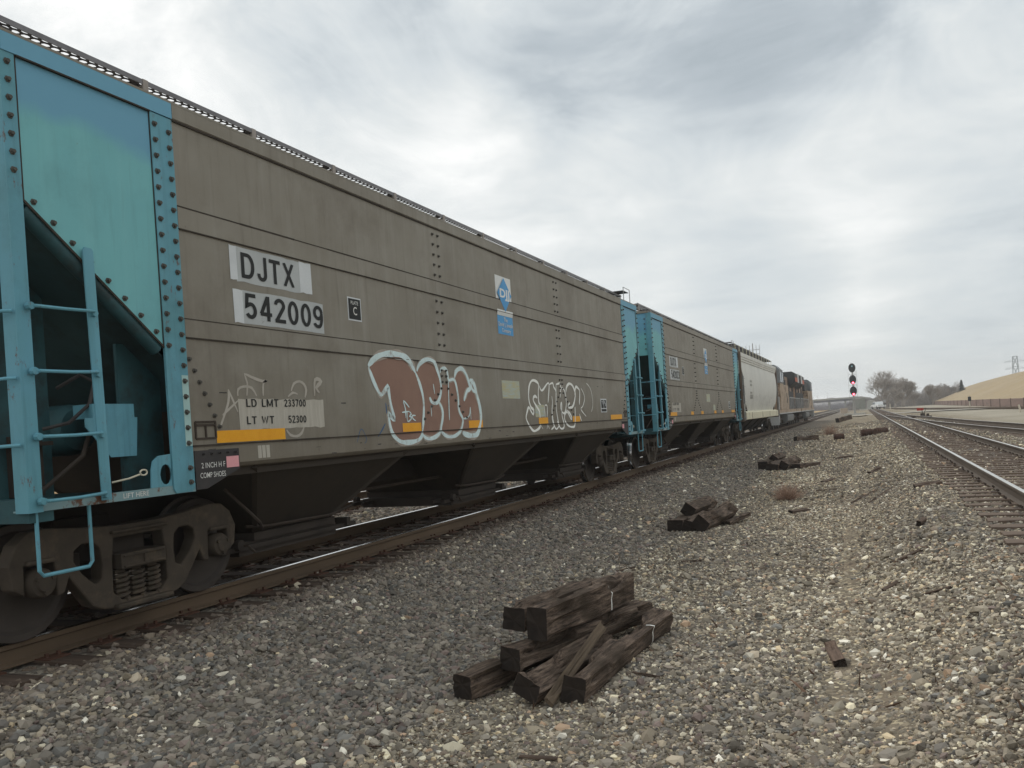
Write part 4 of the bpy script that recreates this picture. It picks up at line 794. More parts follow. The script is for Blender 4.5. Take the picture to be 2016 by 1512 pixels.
# rims: pale notices and numbers that both cars carry
def common_marks(r, number):
    x = SIDE+.002
    for (a, c) in ((-6.866, -5.914), (-3.62, -3.148), (-1.723, -1.245), (1.12, 1.59), (2.995, 3.46), (5.70, 6.65)): b = MB(); quad(b, a, c, 1.436, 1.545, x+.003); b.build('reflective_stripe', ORANGE, r)
    b = MB(); quad(b, -6.465, -5.51, 2.935, 3.262, x, 0, .006); o = b.build('mark_panel', PANELW, r)
    b = MB(); quad(b, -6.549, -6.455, 2.943, 3.262, x+.0015, 0, .005, 3); b.build('mark_patch', PANELW2, o); b = MB(); quad(b, -5.515, -5.313, 2.946, 3.267, x+.0015, 0, .005, 4); b.build('mark_patch', PANELW2, o)
    text_stroke('DJTX', 'reporting_mark', INK, o, -6.40, -5.605, 2.975, 3.215, x+.004)
    b = MB(); quad(b, -6.41, -5.14, 2.543, 2.860, x, 0, .006); o = b.build('number_panel', PANELW, r)
    b = MB(); quad(b, -6.535, -6.405, 2.545, 2.852, x+.0015, 0, .005, 3); b.build('number_patch', PANELW2, o)
    text_stroke(number, 'car_number', INK, o, -6.385, -5.155, 2.593, 2.835, x+.004)
    b = MB(); quad(b, -4.662, -4.388, 2.739, 3.007, x); o = b.build('clearance_sign', PANELW2, r)
    b = MB(); quad(b, -4.646, -4.404, 2.755, 2.991, x+.002); b.build('sign_face', INK, o)
    text_mesh('PLATE', 'sign_word', WINK, o, -4.60, -4.45, 2.925, 2.965, x+.0045, bold=.004); text_mesh('C', 'sign_letter', WINK, o, -4.56, -4.485, 2.805, 2.90, x+.0045, bold=.008)
    b = MB(); quad(b, -.425, .212, 3.225, 3.87, x); o = b.build('company_sign', mat('logo_white', srgb(226, 228, 226), srgb(216, 218, 216), 5, .5), r)
    b = MB(); xx = SIDE+.0025
    for (pa, pb) in (((-.099, 3.85), (.19, 3.585)), ((.19, 3.585), (-.10, 3.295)), ((-.10, 3.295), (-.39, 3.585)), ((-.39, 3.585), (-.099, 3.85))):
        cpt = (-.1, 3.575)
        # split each wedge at the proud band
        n = 8
        for i in range(n):
            t0, t1 = i/n, (i+1)/n; A = [pa[j]+(pb[j]-pa[j])*t0 for j in (0, 1)]; B_ = [pa[j]+(pb[j]-pa[j])*t1 for j in (0, 1)]
            o_ = len(b.v); b.v += [(xx+soff(cpt[1])+.013, cpt[0], cpt[1]), (xx+.013, A[0], A[1]), (xx+.013, B_[0], B_[1])]; b.f.append((o_, o_+1, o_+2)); b.mi.append(0)
    b.build('logo_diamond', BLUE, o)
    text_mesh('DJJ', 'logo_letters', mat('logo_letters_white', srgb(226, 228, 226), None, 5, .5), o, -.29, .105, 3.475, 3.665, SIDE+.0165, bold=.03)
    b = MB(); quad(b, -.42, .208, 2.92, 3.222, x); o = b.build('company_name_sign', BLUE, r)
    text_mesh('The', 'sign_word', WINK, o, -.17, -.02, 3.13, 3.20, x+.004, bold=.01); text_mesh('David J. Joseph', 'sign_word', WINK, o, -.395, .185, 3.03, 3.115, x+.004, bold=.01); text_mesh('Company', 'sign_word', WINK, o, -.27, .09, 2.94, 3.02, x+.004, bold=.01)
    b = MB(); quad(b, -.42, .32, 1.878, 2.17, x); b.build('notice_panel', PALE, r)
    b = MB(); quad(b, .985, 1.44, 1.558, 1.775, x); b.build('notice_panel', PALE, r)
    b = MB(); quad(b, 4.97, 5.43, 1.606, 1.907, x); o = b.build('service_stencil', PANELW2, r)
    b = MB(); quad(b, 5.01, 5.185, 1.70, 1.88, x+.002); quad(b, 5.215, 5.39, 1.70, 1.88, x+.002); quad(b, 5.01, 5.39, 1.625, 1.68, x+.002); b.build('stencil_box', INK, o)
    b = MB(); quad(b, 5.05, 5.09, 1.83, 1.86, x+.004); quad(b, 5.12, 5.15, 1.78, 1.86, x+.004); quad(b, 5.24, 5.28, 1.80, 1.86, x+.004); quad(b, 5.32, 5.35, 1.74, 1.82, x+.004); b.build('stencil_ticks', PANELW2, o)
    b = MB(); quad(b, -6.555, -5.245, 1.542, 1.83, x, 0, .008, 16); o = b.build('weight_panel', LDM, r)
    for tx, a_, c_, z_ in (('LD LMT', -6.455, -5.99, 1.757), ('233700', -5.90, -5.555, 1.757), ('LT WT', -6.46, -6.07, 1.594), ('52300', -5.85, -5.562, 1.594)): text_stroke(tx, 'weight_text', INK, o, a_, c_, z_, z_+.074, x+.004)
    b = MB(); b.box(SIDE+.013, SIDE+.0145, -7.245, -7.172, 1.425, 2.027); b.build('pale_strip', mat('pale_mint_strip', srgb(172, 204, 200), srgb(160, 192, 190), 5, .6), r)
    for q in (-1, 1):
        b = MB(); b.box(SIDE+.0095, SIDE+.0105, *sorted((q*6.61, q*6.77)), 1.212, 1.312); b.build('pink_tag', PINK, r)
    text_mesh('2 INCH H F', 'stencil_text', WINK, r, -7.08, -6.79, 1.225, 1.272, SIDE+.011, bold=.004); text_mesh('COMP SHOES', 'stencil_text', WINK, r, -7.10, -6.79, 1.140, 1.187, SIDE+.011, bold=.004)
    text_mesh('LIFT HERE', 'stencil_text', WINK, r, -7.91, -7.66, 1.052, 1.09, SIDE+.002, bold=.004)
    b = MB(); rr = random.Random(5)
    for i in range(60):
        y = rr.uniform(-7, 7); z = rr.choice((rr.uniform(1.25, 1.40), rr.uniform(1.25, 1.40), rr.uniform(1.45, 2.2))); l_ = rr.uniform(.02, .10); h = rr.uniform(.003, .012); quad(b, y, y+l_, z, z+h, x-.0008, 0, .002, 3)
    o = b.build('scuff', mat_scuff, r); o['kind'] = 'stuff'
    b = MB()
    for i in range(7): b.box(SIDE+.0012, SIDE+.002, -6.55+i*.06-.02, -6.55+i*.06+.03, 1.27, 1.39) if i in (4, 5, 6) else None
    b.build('overpaint_patch', LDM, r)
mat_scuff = mat('scuff_marks', srgb(70, 66, 64), srgb(50, 50, 54), 9, .8)
marks0 = set(bpy.data.objects)
common_marks(car1, '542009')
marks = [o for o in set(bpy.data.objects)-marks0 if o.parent == car1]
# second car: copies of every part; its own number
car2 = car1.copy(); COL.objects.link(car2); car2.location = (-6.89, 31.64, 0)
for ch in list(car1.children): copy_tree(ch, car2)
for ch in car2.children_recursive:
    if ch.name.startswith('car_number'):
        p = ch.parent; bpy.data.objects.remove(ch)
        text_stroke('542023', 'car_number', INK, p, -6.385, -5.155, 2.593, 2.835, SIDE+.006); break
car2['label'] = 'second brown and teal hopper car, without graffiti, ahead of the nearest one'
# graffiti only on the first car
b = MB(); zr = sorted(list(np.arange(1.236, 2.42, .012))+[2.353, 2.356])
def cross(z):
    o = []
    for i in range(len(GF)):
        (ya, za), (yb, zb) = GF[i], GF[(i+1) % len(GF)]
        if (za <= z) != (zb <= z): o.append(ya+(yb-ya)*(z-za)/(zb-za))
    return sorted(o)
for za, zb in zip(zr, zr[1:]):
    c = cross((za+zb)/2)
    for y0, y1 in zip(c[::2], c[1::2]): b.add([(SIDE+(.012 if za > 2.354 else 0)+.0025, y0, za), (SIDE+(.012 if za > 2.354 else 0)+.0025, y1, za), (SIDE+(.012 if zb > 2.354 else 0)+.0025, y1, zb), (SIDE+(.012 if zb > 2.354 else 0)+.0025, y0, zb)], [(0, 1, 2, 3)])
gf = b.build('graffiti', GFILL, car1); gf['label'] = 'bubble letters filled red-brown with a pale blue outline'
ribbon([(w_*2.3, p_) for w_, p_ in G1[:9]], .0016).build('graffiti_overspray', mat('spray_mist', srgb(178, 170, 160), srgb(162, 150, 139), 9, .8), gf)
ribbon([(w_*1.5, p_) for w_, p_ in G1], .0042).build('graffiti_outline', GLINE, gf)
g2 = ribbon([(w_*2.3, p_) for w_, p_ in G2], .0035).build('graffiti', GWHITE, car1); g2['label'] = 'thin white outline lettering'
g3 = ribbon([(w_*1.5, p_) for w_, p_ in G3], .0012).build('graffiti', GFAINT, car1); g3['label'] = 'faint grey scrawl behind the weight figures'
g4 = ribbon([(.02, [(-4.2, 2.02), (-4.1, 1.9), (-4.05, 1.86)]), (.025, [(-3.98, 1.8), (-3.96, 1.62), (-3.9, 1.52)]), (.02, [(-3.93, 1.77), (-3.86, 1.72), (-3.9, 1.6), (-3.95, 1.62)]), (.022, [(-4.02, 1.55), (-4.12, 1.46), (-4.2, 1.40)]), (.012, [(-4.0, 1.95), (-3.95, 1.9)]), (.01, [(-4.65, 1.35), (-4.55, 1.5), (-4.45, 1.38), (-4.5, 1.33)])], .0012).build('graffiti', GBLUE, car1); g4['label'] = 'small blue scrawl'
for o in (gf, g2, g3, g4): pass

# ---------------------------------------------------------------- white round-sided hopper
WHITE = mat('cream_white_paint', srgb(218, 218, 212), srgb(204, 204, 198), 1.2, .6, dirt=srgb(182, 178, 166), dscale=1.5, dpos=.6, dwid=.1, stretch=(1, 1, .35))
WHITEB = mat('cream_sill', srgb(224, 218, 192), srgb(212, 206, 180), 2, .6, dirt=srgb(110, 100, 88), dscale=3, dpos=.62, dwid=.06)
RUSTP = mat('rust_brown_post', srgb(122, 104, 90), srgb(100, 84, 72), 3, .8)
DBLUE = mat('dark_navy_paint', srgb(52, 62, 76), srgb(62, 72, 84), 2, .7)  # plain dark navy tone, assigned to no part
def make_round_hopper():
    r = empty('hopper_car', (-6.89, 50.62, 0)); prof = [(1.40, 1.46), (1.47, 1.7), (1.54, 2.0), (1.585, 2.4), (1.60, 2.8), (1.585, 3.25), (1.54, 3.65), (1.49, 3.92)]
    for s in (1, -1):
        b = MB(); n = 18
        for i in range(n+1):
            y = -8.3+16.6*i/n
            for k, (x, z) in enumerate(prof):
                e = 1.0 if i in (0, n) else 0
                yy = y + (0 if not e else (-1 if i == 0 else 1)*(.55*((z-2.6)/1.4)))*e; b.v.append((s*x, yy, z))
        m_ = len(prof)
        for i in range(n):
            for k in range(m_-1): b.f.append((i*m_+k, (i+1)*m_+k, (i+1)*m_+k+1, i*m_+k+1)); b.mi.append(0)
        b.build('side_panel', WHITE, r, smooth=True)
        b = MB(); b.prism([(s*1.47, 3.92), (s*1.53, 3.93), (s*1.53, 4.02), (s*1.56, 4.04), (s*1.56, 4.13), (s*1.59, 4.15), (s*1.59, 4.34), (s*1.5, 4.36), (s*1.4, 4.3)], -9.05, 9.05, plane='y'); b.build('top_chord', WHITE, r)
        b = MB(); b.prism([(s*1.38, 1.48), (s*1.58, 1.40), (s*1.60, 1.38), (s*1.60, 1.04), (s*1.56, 1.02), (s*1.38, 1.04)], -8.45, 8.45, plane='y')
        for yy in (-8.3, -5.9, -1, 3, 7.5): b.box(*sorted((s*1.60, s*1.604)), yy, yy+.10, 1.05, 1.38, 1)
        b.build('side_sill', [WHITEB, RUSTP], r)
        b = MB(); b.box(*sorted((s*.72, s*1.30)), -9.2, 9.2, 4.74, 4.765); b.box(*sorted((s*1.29, s*1.305)), -9.2, 9.2, 4.72, 4.79); b.build('running_board', GRATE, r)
        for i in range(-6, 7):
            b = MB(); b.box(*sorted((s*1.31, s*1.335)), i*1.45-.025, i*1.45+.025, 4.34, 4.80); b.build('running_board_post', WHITEB, r)
        for q in (1, -1):
            b = MB(); b.box(*sorted((s*1.50, s*1.60)), *sorted((q*9.0, q*9.12)), .95, 4.36); b.box(*sorted((s*1.35, s*1.6)), *sorted((q*8.6, q*9.1)), .98, 1.12); b.build('end_post', RUSTP, r)
            b = MB()
            b.bar((s*1.60, q*8.55, 1.0), (s*1.60, q*8.55, 3.2), .06, .03); b.bar((s*1.61, q*9.06, 1.0), (s*1.61, q*9.06, 3.2), .04, .03)
            for i in range(6): b.tube([(s*1.65, q*8.5, 1.15+.38*i), (s*1.65, q*9.1, 1.15+.38*i)], .014, 6)
            b.build('ladder', GALV, r)
    for q in (1, -1):
        b = MB(); b.box(-1.5, 1.5, *sorted((q*9.02, q*9.05)), 3.3, 4.35); b.build('end_wall', WHITE, r)
        b = MB(); b.add([(-1.5, q*9.0, 3.3), (1.5, q*9.0, 3.3), (1.5, q*6.6, 1.1), (-1.5, q*6.6, 1.1)], [(0, 1, 2, 3)]); b.build('slope_sheet', mat_blk2, r)
        b = MB(); b.box(-1.5, 1.5, *sorted((q*8.9, q*9.1)), .95, 1.15); b.build('end_sill', RUSTP, r)
        b = MB(); b.box(-.22, .22, *sorted((q*9.0, q*9.3)), .70, 1.0); b.box(-.13, .13, *sorted((q*9.2, q*9.6)), .74, .96); b.build('coupler', mat_blk2, r)
        make_truck(r, q*7.3)
    b = MB(); b.prism([(-1.5, 4.34), (-.9, 4.5), (0, 4.55), (.9, 4.5), (1.5, 4.34)], -9.0, 9.0, plane='y'); b.build('roof', WHITE, r)
    b = MB(); b.box(-.28, .28, -8.9, 8.9, .74, 1.02); b.build('center_sill', BLACKP, r)
    for yc in (-4.4, -1.45, 1.45, 4.4):
        b = MB(); b.add([(-1.38, yc-1.4, 1.1), (1.38, yc-1.4, 1.1), (1.38, yc+1.4, 1.1), (-1.38, yc+1.4, 1.1), (-.6, yc-.5, .35), (.6, yc-.5, .35), (.6, yc+.5, .35), (-.6, yc+.5, .35)], [(0, 1, 2, 3), (4, 5, 6, 7), (0, 1, 5, 4), (1, 2, 6, 5), (2, 3, 7, 6), (3, 0, 4, 7)]); b.build('hopper_bay', BLACKP, r)
    # worn lettering and scratches
    rr = random.Random(3); b = MB()
    def px_(z): return float(np.interp(z, [p[1] for p in prof], [p[0] for p in prof]))+.012
    for i in range(26):
        y = rr.uniform(-4.2, 5.5); z = rr.uniform(1.6, 2.2); h = rr.uniform(.08, .35); b.v += [(px_(z), y, z), (px_(z), y+.05, z), (px_(z+h), y+.12, z+h), (px_(z+h), y+.09, z+h)]; o = len(b.v)-4; b.f.append((o, o+1, o+2, o+3)); b.mi.append(0)
    for k, (zc, ns) in enumerate(((2.95, 2), (2.75, 2), (2.35, 2), (2.2, 3), (2.08, 3))):
        for i in range(ns):
            for j in range(3):
                y = -6.0+i*.42+j*.12; b.add([(px_(zc), y, zc), (px_(zc), y+.07, zc), (px_(zc+.1), y+.07, zc+.1), (px_(zc+.1), y, zc+.1)], [(0, 1, 2, 3)])
    b.build('worn_lettering', mat('faded_grey_letters', srgb(128, 126, 120), srgb(150, 147, 140), 6, .7), r)
    return r
car3 = make_round_hopper(); tag(car3, 'cream white hopper car with bulging sides coupled behind the locomotives', 'hopper car', 'hopper cars of the freight train')

# ---------------------------------------------------------------- locomotives
TAN = mat('faded_yellow_loco_paint', srgb(190, 170, 148), srgb(158, 138, 118), 1.2, .6, dirt=srgb(96, 80, 68), dscale=1.6, dpos=.50, dwid=.14)
TANP = mat('pinkish_loco_paint', srgb(166, 142, 124), srgb(140, 118, 102), 1.5, .6, dirt=srgb(84, 72, 64), dscale=1.3, dpos=.47, dwid=.12)
LGREY = mat('loco_grey_paint', srgb(128, 132, 134), srgb(112, 116, 118), 2, .6); LDARK = mat('loco_dark_grille', srgb(64, 66, 68), srgb(80, 80, 80), 5, .7)
LRED = mat('loco_red_stripe', srgb(186, 96, 72), None, 3, .6); TANK = mat('fuel_tank_grey', srgb(140, 142, 142), srgb(116, 118, 118), 2, .6); GLASS = mat('dark_window_glass', srgb(62, 74, 86), srgb(120, 136, 150), 1, .15, spec=.6); LWHITE = mat('loco_white_panel', srgb(196, 198, 198), srgb(184, 186, 186), 2, .6)
def make_loco(cab_near=True):
    r = empty('locomotive', (0, 0, 0)); H = 11.0; f = -1 if cab_near else 1
    def Y(a, b_): return sorted((f*a, f*b_))
    b = MB(); b.box(-1.55, 1.55, -H, H, 1.18, 1.42); b.build('walkway_deck', TAN, r)
    # cab at f side: from 6.6 to 10.2 ; nose beyond
    b = MB(); b.prism([(-1.52, 1.42), (1.52, 1.42), (1.52, 3.35), (-1.52, 3.35)], *Y(6.2, 9.2), plane='y'); b.build('cab_lower', TAN, r, bevel=.04)
    b = MB(); b.prism([(-1.52, 3.352), (1.52, 3.352), (1.52, 4.35), (1.2, 4.68), (-1.2, 4.68), (-1.52, 4.35)], *Y(6.15, 9.3), plane='y'); cab = b.build('cab_roof', LGREY, r, bevel=.03)
    for s in (1, -1):
        for a, c in ((7.9, 8.9), (6.6, 7.4)):
            b = MB(); b.box(*sorted((s*1.52, s*1.55)), *Y(a, c), 3.42, 4.15); b.build('cab_window', GLASS, r, bevel=.06)
    b = MB(); b.box(-1.1, 1.1, *Y(9.301, 9.33), 3.5, 4.2); b.build('windshield', GLASS, r)
    b = MB(); b.prism([(f*9.2, 1.42), (f*10.5, 1.42), (f*10.3, 2.9), (f*9.2, 3.3)], -1.0, 1.0); b.build('nose', TAN, r, bevel=.08)
    b = MB()
    for s in (1, -1):
        b.box(*sorted((s*1.05, s*1.5)), *Y(10.55, 10.95), .5, 1.2); b.tube([(s*1.5, f*10.95, .5), (s*1.5, f*10.95, 2.3)], .03, 6); b.tube([(s*1.5, f*10.3, 1.4), (s*1.5, f*10.3, 2.3), (s*1.5, f*10.95, 2.3)], .03, 6)
    b.box(-1.5, 1.5, *Y(10.95, 11.02), .35, 1.4); b.build('steps_and_pilot', LWHITE, r)
    # full-width equipment cabinet next to the cab, then the hood
    b = MB(); b.box(-1.48, 1.48, *Y(1.4, 6.19), 1.42, 3.3); b.box(*sorted((1.481, 1.49)), *Y(3.0, 3.5), 1.9, 2.7, 1); b.build('equipment_cabinet', [TAN, LDARK], r, bevel=.03)
    b = MB(); b.box(-1.2, 1.2, *Y(1.2, 6.19), 3.302, 4.3); b.build('blower_housing', LDARK, r, bevel=.05)
    b = MB(); b.box(-.95, .95, *Y(-10.4, 1.19), 1.42, 4.2)
    for i in range(14):
        for s in (1, -1): b.box(*sorted((s*.951, s*1.02)), *Y(-9.85+i*.78, -9.12+i*.78), 1.45, 3.0 if i % 5 else 3.9, 1)
    b.build('engine_hood', [TANP, LDARK], r)
    b = MB(); b.box(-.6, .6, *Y(-3, .5), 4.201, 4.5); b.lathe([(0, .3), (.25, .3)], (0, f*-1.2, 4.5), 'z', 12); b.build('exhaust_stack', LDARK, r)
    b = MB(); b.prism([(-.95, 3.35), (.95, 3.35), (1.56, 3.75), (1.56, 4.55), (1.3, 4.72), (-1.3, 4.72), (-1.56, 4.55), (-1.56, 3.75)], *Y(-10.3, -5.4), plane='y'); b.build('radiator_wing', LDARK, r, bevel=.03)
    b = MB(); b.box(1.561, 1.58, *Y(-8.3, -5.5), 3.82, 4.2); b.build('red_stripe', LRED, r)
    b = MB(); b.box(1.561, 1.585, *Y(-10.2, -8.35), 3.8, 4.6); b.build('white_panel', LWHITE, r)
    for s in (1, -1):
        b = MB(); pts = [(s*1.52, y, 2.35) for y in np.linspace(-10.6, 1.2, 9)*f]
        b.tube(pts, .025, 6)
        for p in pts: b.tube([(p[0], p[1], 1.42), p], .022, 6)
        b.build('handrail', LWHITE, r)
        b = MB(); b.box(*sorted((s*1.30, s*1.56)), -10.9, 10.9, 1.10, 1.18); b.build('sill_stripe', LWHITE, r)
    b = MB(); b.prism([(-1.25, 1.15), (-1.5, .95), (-1.45, .5), (-1.0, .28), (1.0, .28), (1.45, .5), (1.5, .95), (1.25, 1.15)], -3.4, 2.6, plane='y'); b.build('fuel_tank', TANK, r, bevel=.05)
    for q in (1, -1):
        t = empty('truck', (0, q*6.9, 0)); t.parent = r
        for wy in (-1.9, 0, 1.9):
            b = MB()
            for s in (1, -1): b.lathe([(-.07*s, .5), (.07*s, .5), (.07*s, .2), (.1*s, .1)], (s*.77, wy, .5), 'x', 28)
            b.lathe([(-.75, .08), (.75, .08)], (0, wy, .5), 'x', 12); b.build('wheelset', WHEELM, t, smooth=True)
        for s in (1, -1):
            b = MB(); b.prism([(-2.5, .62), (-2.3, .86), (2.3, .86), (2.5, .62), (2.3, .40), (1.6, .40), (1.3, .62), (.6, .62), (.35, .40), (-.35, .40), (-.6, .62), (-1.3, .62), (-1.6, .40), (-2.3, .40)], s*.98, s*1.12); b.build('side_frame', TRUCK, t)
            b = MB()
            for wy in (-1.9, 0, 1.9): b.lathe([(0, .15), (s*.12, .12)], (s*1.12, wy, .5), 'x', 12)
            b.build('bearing_cap', TRUCK, t)
    return r
loco1 = make_loco(True); loco1.location = (-6.89, 71.9, 0); tag(loco1, 'faded yellow locomotive coupled to the cream hopper, cab towards it', 'locomotive', 'locomotives at the head of the train')
loco2 = make_loco(False); loco2.location = (-6.89, 95.0, 0); tag(loco2, 'farthest faded yellow locomotive at the head of the train', 'locomotive', 'locomotives at the head of the train')

# ---------------------------------------------------------------- discarded ties and debris
def tie_log(name, a, b_, w, h, roll=0, seed=0, chips=1.0, mark=None, mats=None):
    a = Vector(a); b_ = Vector(b_); d = b_-a; L_ = d.length; n = max(6, int(L_/.055)); rs = random.Random(seed); m = 5
    sec = []
    for k in range(m): sec.append((-.5+k/m, -.5))
    for k in range(m): sec.append((.5, -.5+k/m))
    for k in range(m): sec.append((.5-k/m, .5))
    for k in range(m): sec.append((-.5, .5-k/m))
    K = len(sec); ts = [i/n for i in range(n+1)]
    if mark: ts = sorted(ts+[mark, mark+.016/L_])
    V = []; sd_ = Vector((seed*3.7, seed*1.3, 0))
    for t in ts:
        y = t*L_
        for k, (p, q) in enumerate(sec):
            nn = noise.noise(Vector((p*2.2, y*1.4, q*2.2))+sd_)*.010*chips+noise.noise(Vector((p*9, y*3.2, q*9))+sd_)*.011*chips
            ef = .06+.94*min(1, min(t, 1-t)*L_/.16); nn *= ef
            cr_ = noise.noise(Vector((p*14+q*5, y*.9, seed*2.1)))
            if cr_ > .25: nn -= .03*(cr_-.25)*3*chips*ef
            big = noise.noise(Vector((p*1.2+9, y*2.6, q*1.2))+sd_*1.7)
            if q > .1 and big > .14: nn -= .13*(big-.14)*2.0*chips*ef
            e = .003 if (abs(p) > .49 and abs(q) > .49) else 0
            rr_ = 1+(nn-e)/(.5*(w+h)/2)
            yy = y+(noise.noise(Vector((p*5, q*5, seed)))*(.015 if t == 0 else .06)*chips if t in (0, 1) else 0)
            V.append((p*w*rr_, yy, q*h*rr_))
    F = []; mi = []
    for i in range(len(ts)-1):
        mk = mark and abs(ts[i]-mark) < 1e-9
        for k in range(K): F.append((i*K+k, i*K+(k+1) % K, (i+1)*K+(k+1) % K, (i+1)*K+k)); mi.append(2 if mk and (m <= k < 2*m or 2*m <= k < 2*m+2) else 0)
    for base, yv in ((0, -1), ((len(ts)-1)*K, 1)):
        c = len(V); ring = [V[base+k] for k in range(K)]; V.append((rs.uniform(-.02, .02), sum(v[1] for v in ring)/K+yv*-.012, rs.uniform(-.02, .02)))
        for k in range(K): F.append((base+k, base+(k+1) % K, c)); mi.append(1)
    o = MB(); o.v = V; o.f = F; o.mi = mi
    ob = o.build(name, mats or [WOOD, WOODEND, GWHITE], None)
    ob.matrix_world = Matrix.Translation(a) @ d.to_track_quat('Y', 'Z').to_matrix().to_4x4() @ Matrix.Rotation(roll, 4, 'Y')
    ob.modifiers.new('bevel', 'BEVEL').width = .004
    return ob
GP = 'broken ties in the nearest pile'
T = [
 ('lowest left tie of the nearest pile, square dark end towards the train', (-2.66, 5.12, -.365), (-2.25, 6.7, -.36), .165, .165, 0, 1, None),
 ('tie in the middle layer of the nearest pile, lying under the two top ties', (-2.42, 5.42, -.245), (-1.90, 7.25, -.30), .19, .17, .05, 2, None),
 ('top tie of the nearest pile with a white paint line near its far end', (-2.26, 5.58, -.03), (-2.03, 7.15, -.06), .165, .24, .03, 3, .70),
 ('top left tie half hidden behind the white-lined tie of the nearest pile', (-2.50, 5.72, -.03), (-2.24, 6.9, -.04), .21, .18, .05, 4, None),
 ('split tie leaning at an angle in the bottom middle of the nearest pile', (-2.18, 5.12, -.345), (-1.98, 6.3, -.34), .20, .15, .45, 5, None),
 ('lowest right tie of the nearest pile with a white paint line and splintered near end', (-1.88, 5.20, -.37), (-1.70, 7.05, -.345), .175, .21, .18, 6, .74),
]
for lb, a, b_, w_, h_, ro, sd2, mk in T: tag(tie_log('railroad_tie', a, b_, w_, h_, ro, sd2, 1.0, mk), lb, 'railroad tie', GP)
PLANK = mat('raw_split_wood', srgb(112, 97, 80), srgb(84, 72, 60), 6, .9, bump=.4, bscale=30, stretch=(6, .6, 6))
tag(tie_log('split_plank', (-2.02, 5.10, -.42), (-1.98, 6.25, -.20), .075, .03, .9, 12, .5, None, [PLANK, PLANK, PLANK]), 'thin pale split plank leaning between the bottom ties of the nearest pile', 'plank')
GP2 = 'ties in the second pile along the ballast'
T2 = [
 ('left square-ended tie of the second pile', (-2.84, 13.1, -.32), (-2.75, 14.1, -.34), .26, .19, 0, 21),
 ('upper left tie of the second pile tilted on its edge', (-2.74, 13.7, -.15), (-2.56, 14.8, -.15), .22, .20, .6, 22),
 ('broken middle tie of the second pile with pale torn wood', (-2.60, 12.95, -.31), (-2.42, 14.2, -.27), .20, .18, .3, 23),
 ('right tie of the second pile tilted with its lit side up', (-2.40, 12.85, -.27), (-2.16, 14.3, -.22), .24, .23, .72, 24),
 ('thin flat tie scrap at the far right of the second pile', (-2.12, 13.6, -.36), (-1.95, 14.9, -.37), .12, .07, 0, 25),
]
for lb, a, b_, w_, h_, ro, sd2 in T2: tag(tie_log('railroad_tie', a, b_, w_, h_, ro, sd2, .8), lb, 'railroad tie', GP2)
GP3 = 'ties in the third, distant pile'
T3 = [
 ('left tie of the third distant pile', (-2.75, 24.9, -.17), (-2.50, 26.5, -.16), .28, .24, 0, 31),
 ('middle tie of the third distant pile lying low', (-2.45, 24.4, -.20), (-2.2, 26.2, -.16), .34, .2, .1, 32),
 ('right tie of the third distant pile with a pale torn top', (-2.15, 24.5, -.17), (-1.90, 26.0, -.10), .26, .22, .6, 33),
 ('upper tie of the third distant pile tipped at the back', (-2.50, 25.5, -.02), (-2.36, 26.6, .0), .22, .18, .7, 34),
 ('flat tie scrap at the right end of the third distant pile', (-1.85, 24.9, -.22), (-1.35, 25.8, -.24), .3, .12, 0, 35),
]
for lb, a, b_, w_, h_, ro, sd2 in T3: tag(tie_log('railroad_tie', a, b_, w_, h_, ro, sd2, .9), lb, 'railroad tie', GP3)
tag(tie_log('railroad_tie', (-3.10, 42.6, -.06), (-2.15, 43.3, -.06), .3, .24, 0, 41), 'single dark tie lying alone on the ballast beyond the third pile', 'railroad tie')
tag(tie_log('railroad_tie', (-2.2, 81.5, .10), (-1.1, 82.6, .35), .45, .4, 0, 42), 'large weathered tie stump lying before the signal mast', 'railroad tie')
RUSTY = mat('rusty_plate_bundle', srgb(92, 70, 60), srgb(66, 52, 46), 5, .9, bump=.4, bscale=12)
def bundle(x, y, z, L_, rad, rz, label, lean=0):
    r = empty('rusty_keg', (x, y, z), rz); b = MB(); pr = []
    nb = 7
    for i in range(nb):
        t0 = -L_/2+L_*i/nb; k = 1-.10*abs((i-3)/3)**2
        pr += [(t0+.004, rad*k*.93), (t0+L_/nb*.3, rad*k), (t0+L_/nb*.7, rad*k), (t0+L_/nb-.004, rad*k*.93)]
    b.lathe(pr, (0, 0, rad*.85), 'x', 14); b.build('keg_body', RUSTY, r)
    b = MB(); 
    for e in (-.3, .3): b.lathe([(e*L_-.015, rad*1.03), (e*L_+.015, rad*1.03)], (0, 0, rad*.85), 'x', 14)
    b.build('hoop', PLATE, r); tag(r, label, 'rusty keg', 'rusty kegs left on the ground'); return r
bundle(.12, 43.4, -.12, .56, .19, .15, 'left rusty keg of the pair lying side by side')
bundle(.72, 42.9, -.08, .62, .19, .55, 'right rusty keg of the pair, tilted away')
bundle(-1.15, 43.6, -.24, .48, .17, .1, 'lone rusty keg lying by the dry weeds')
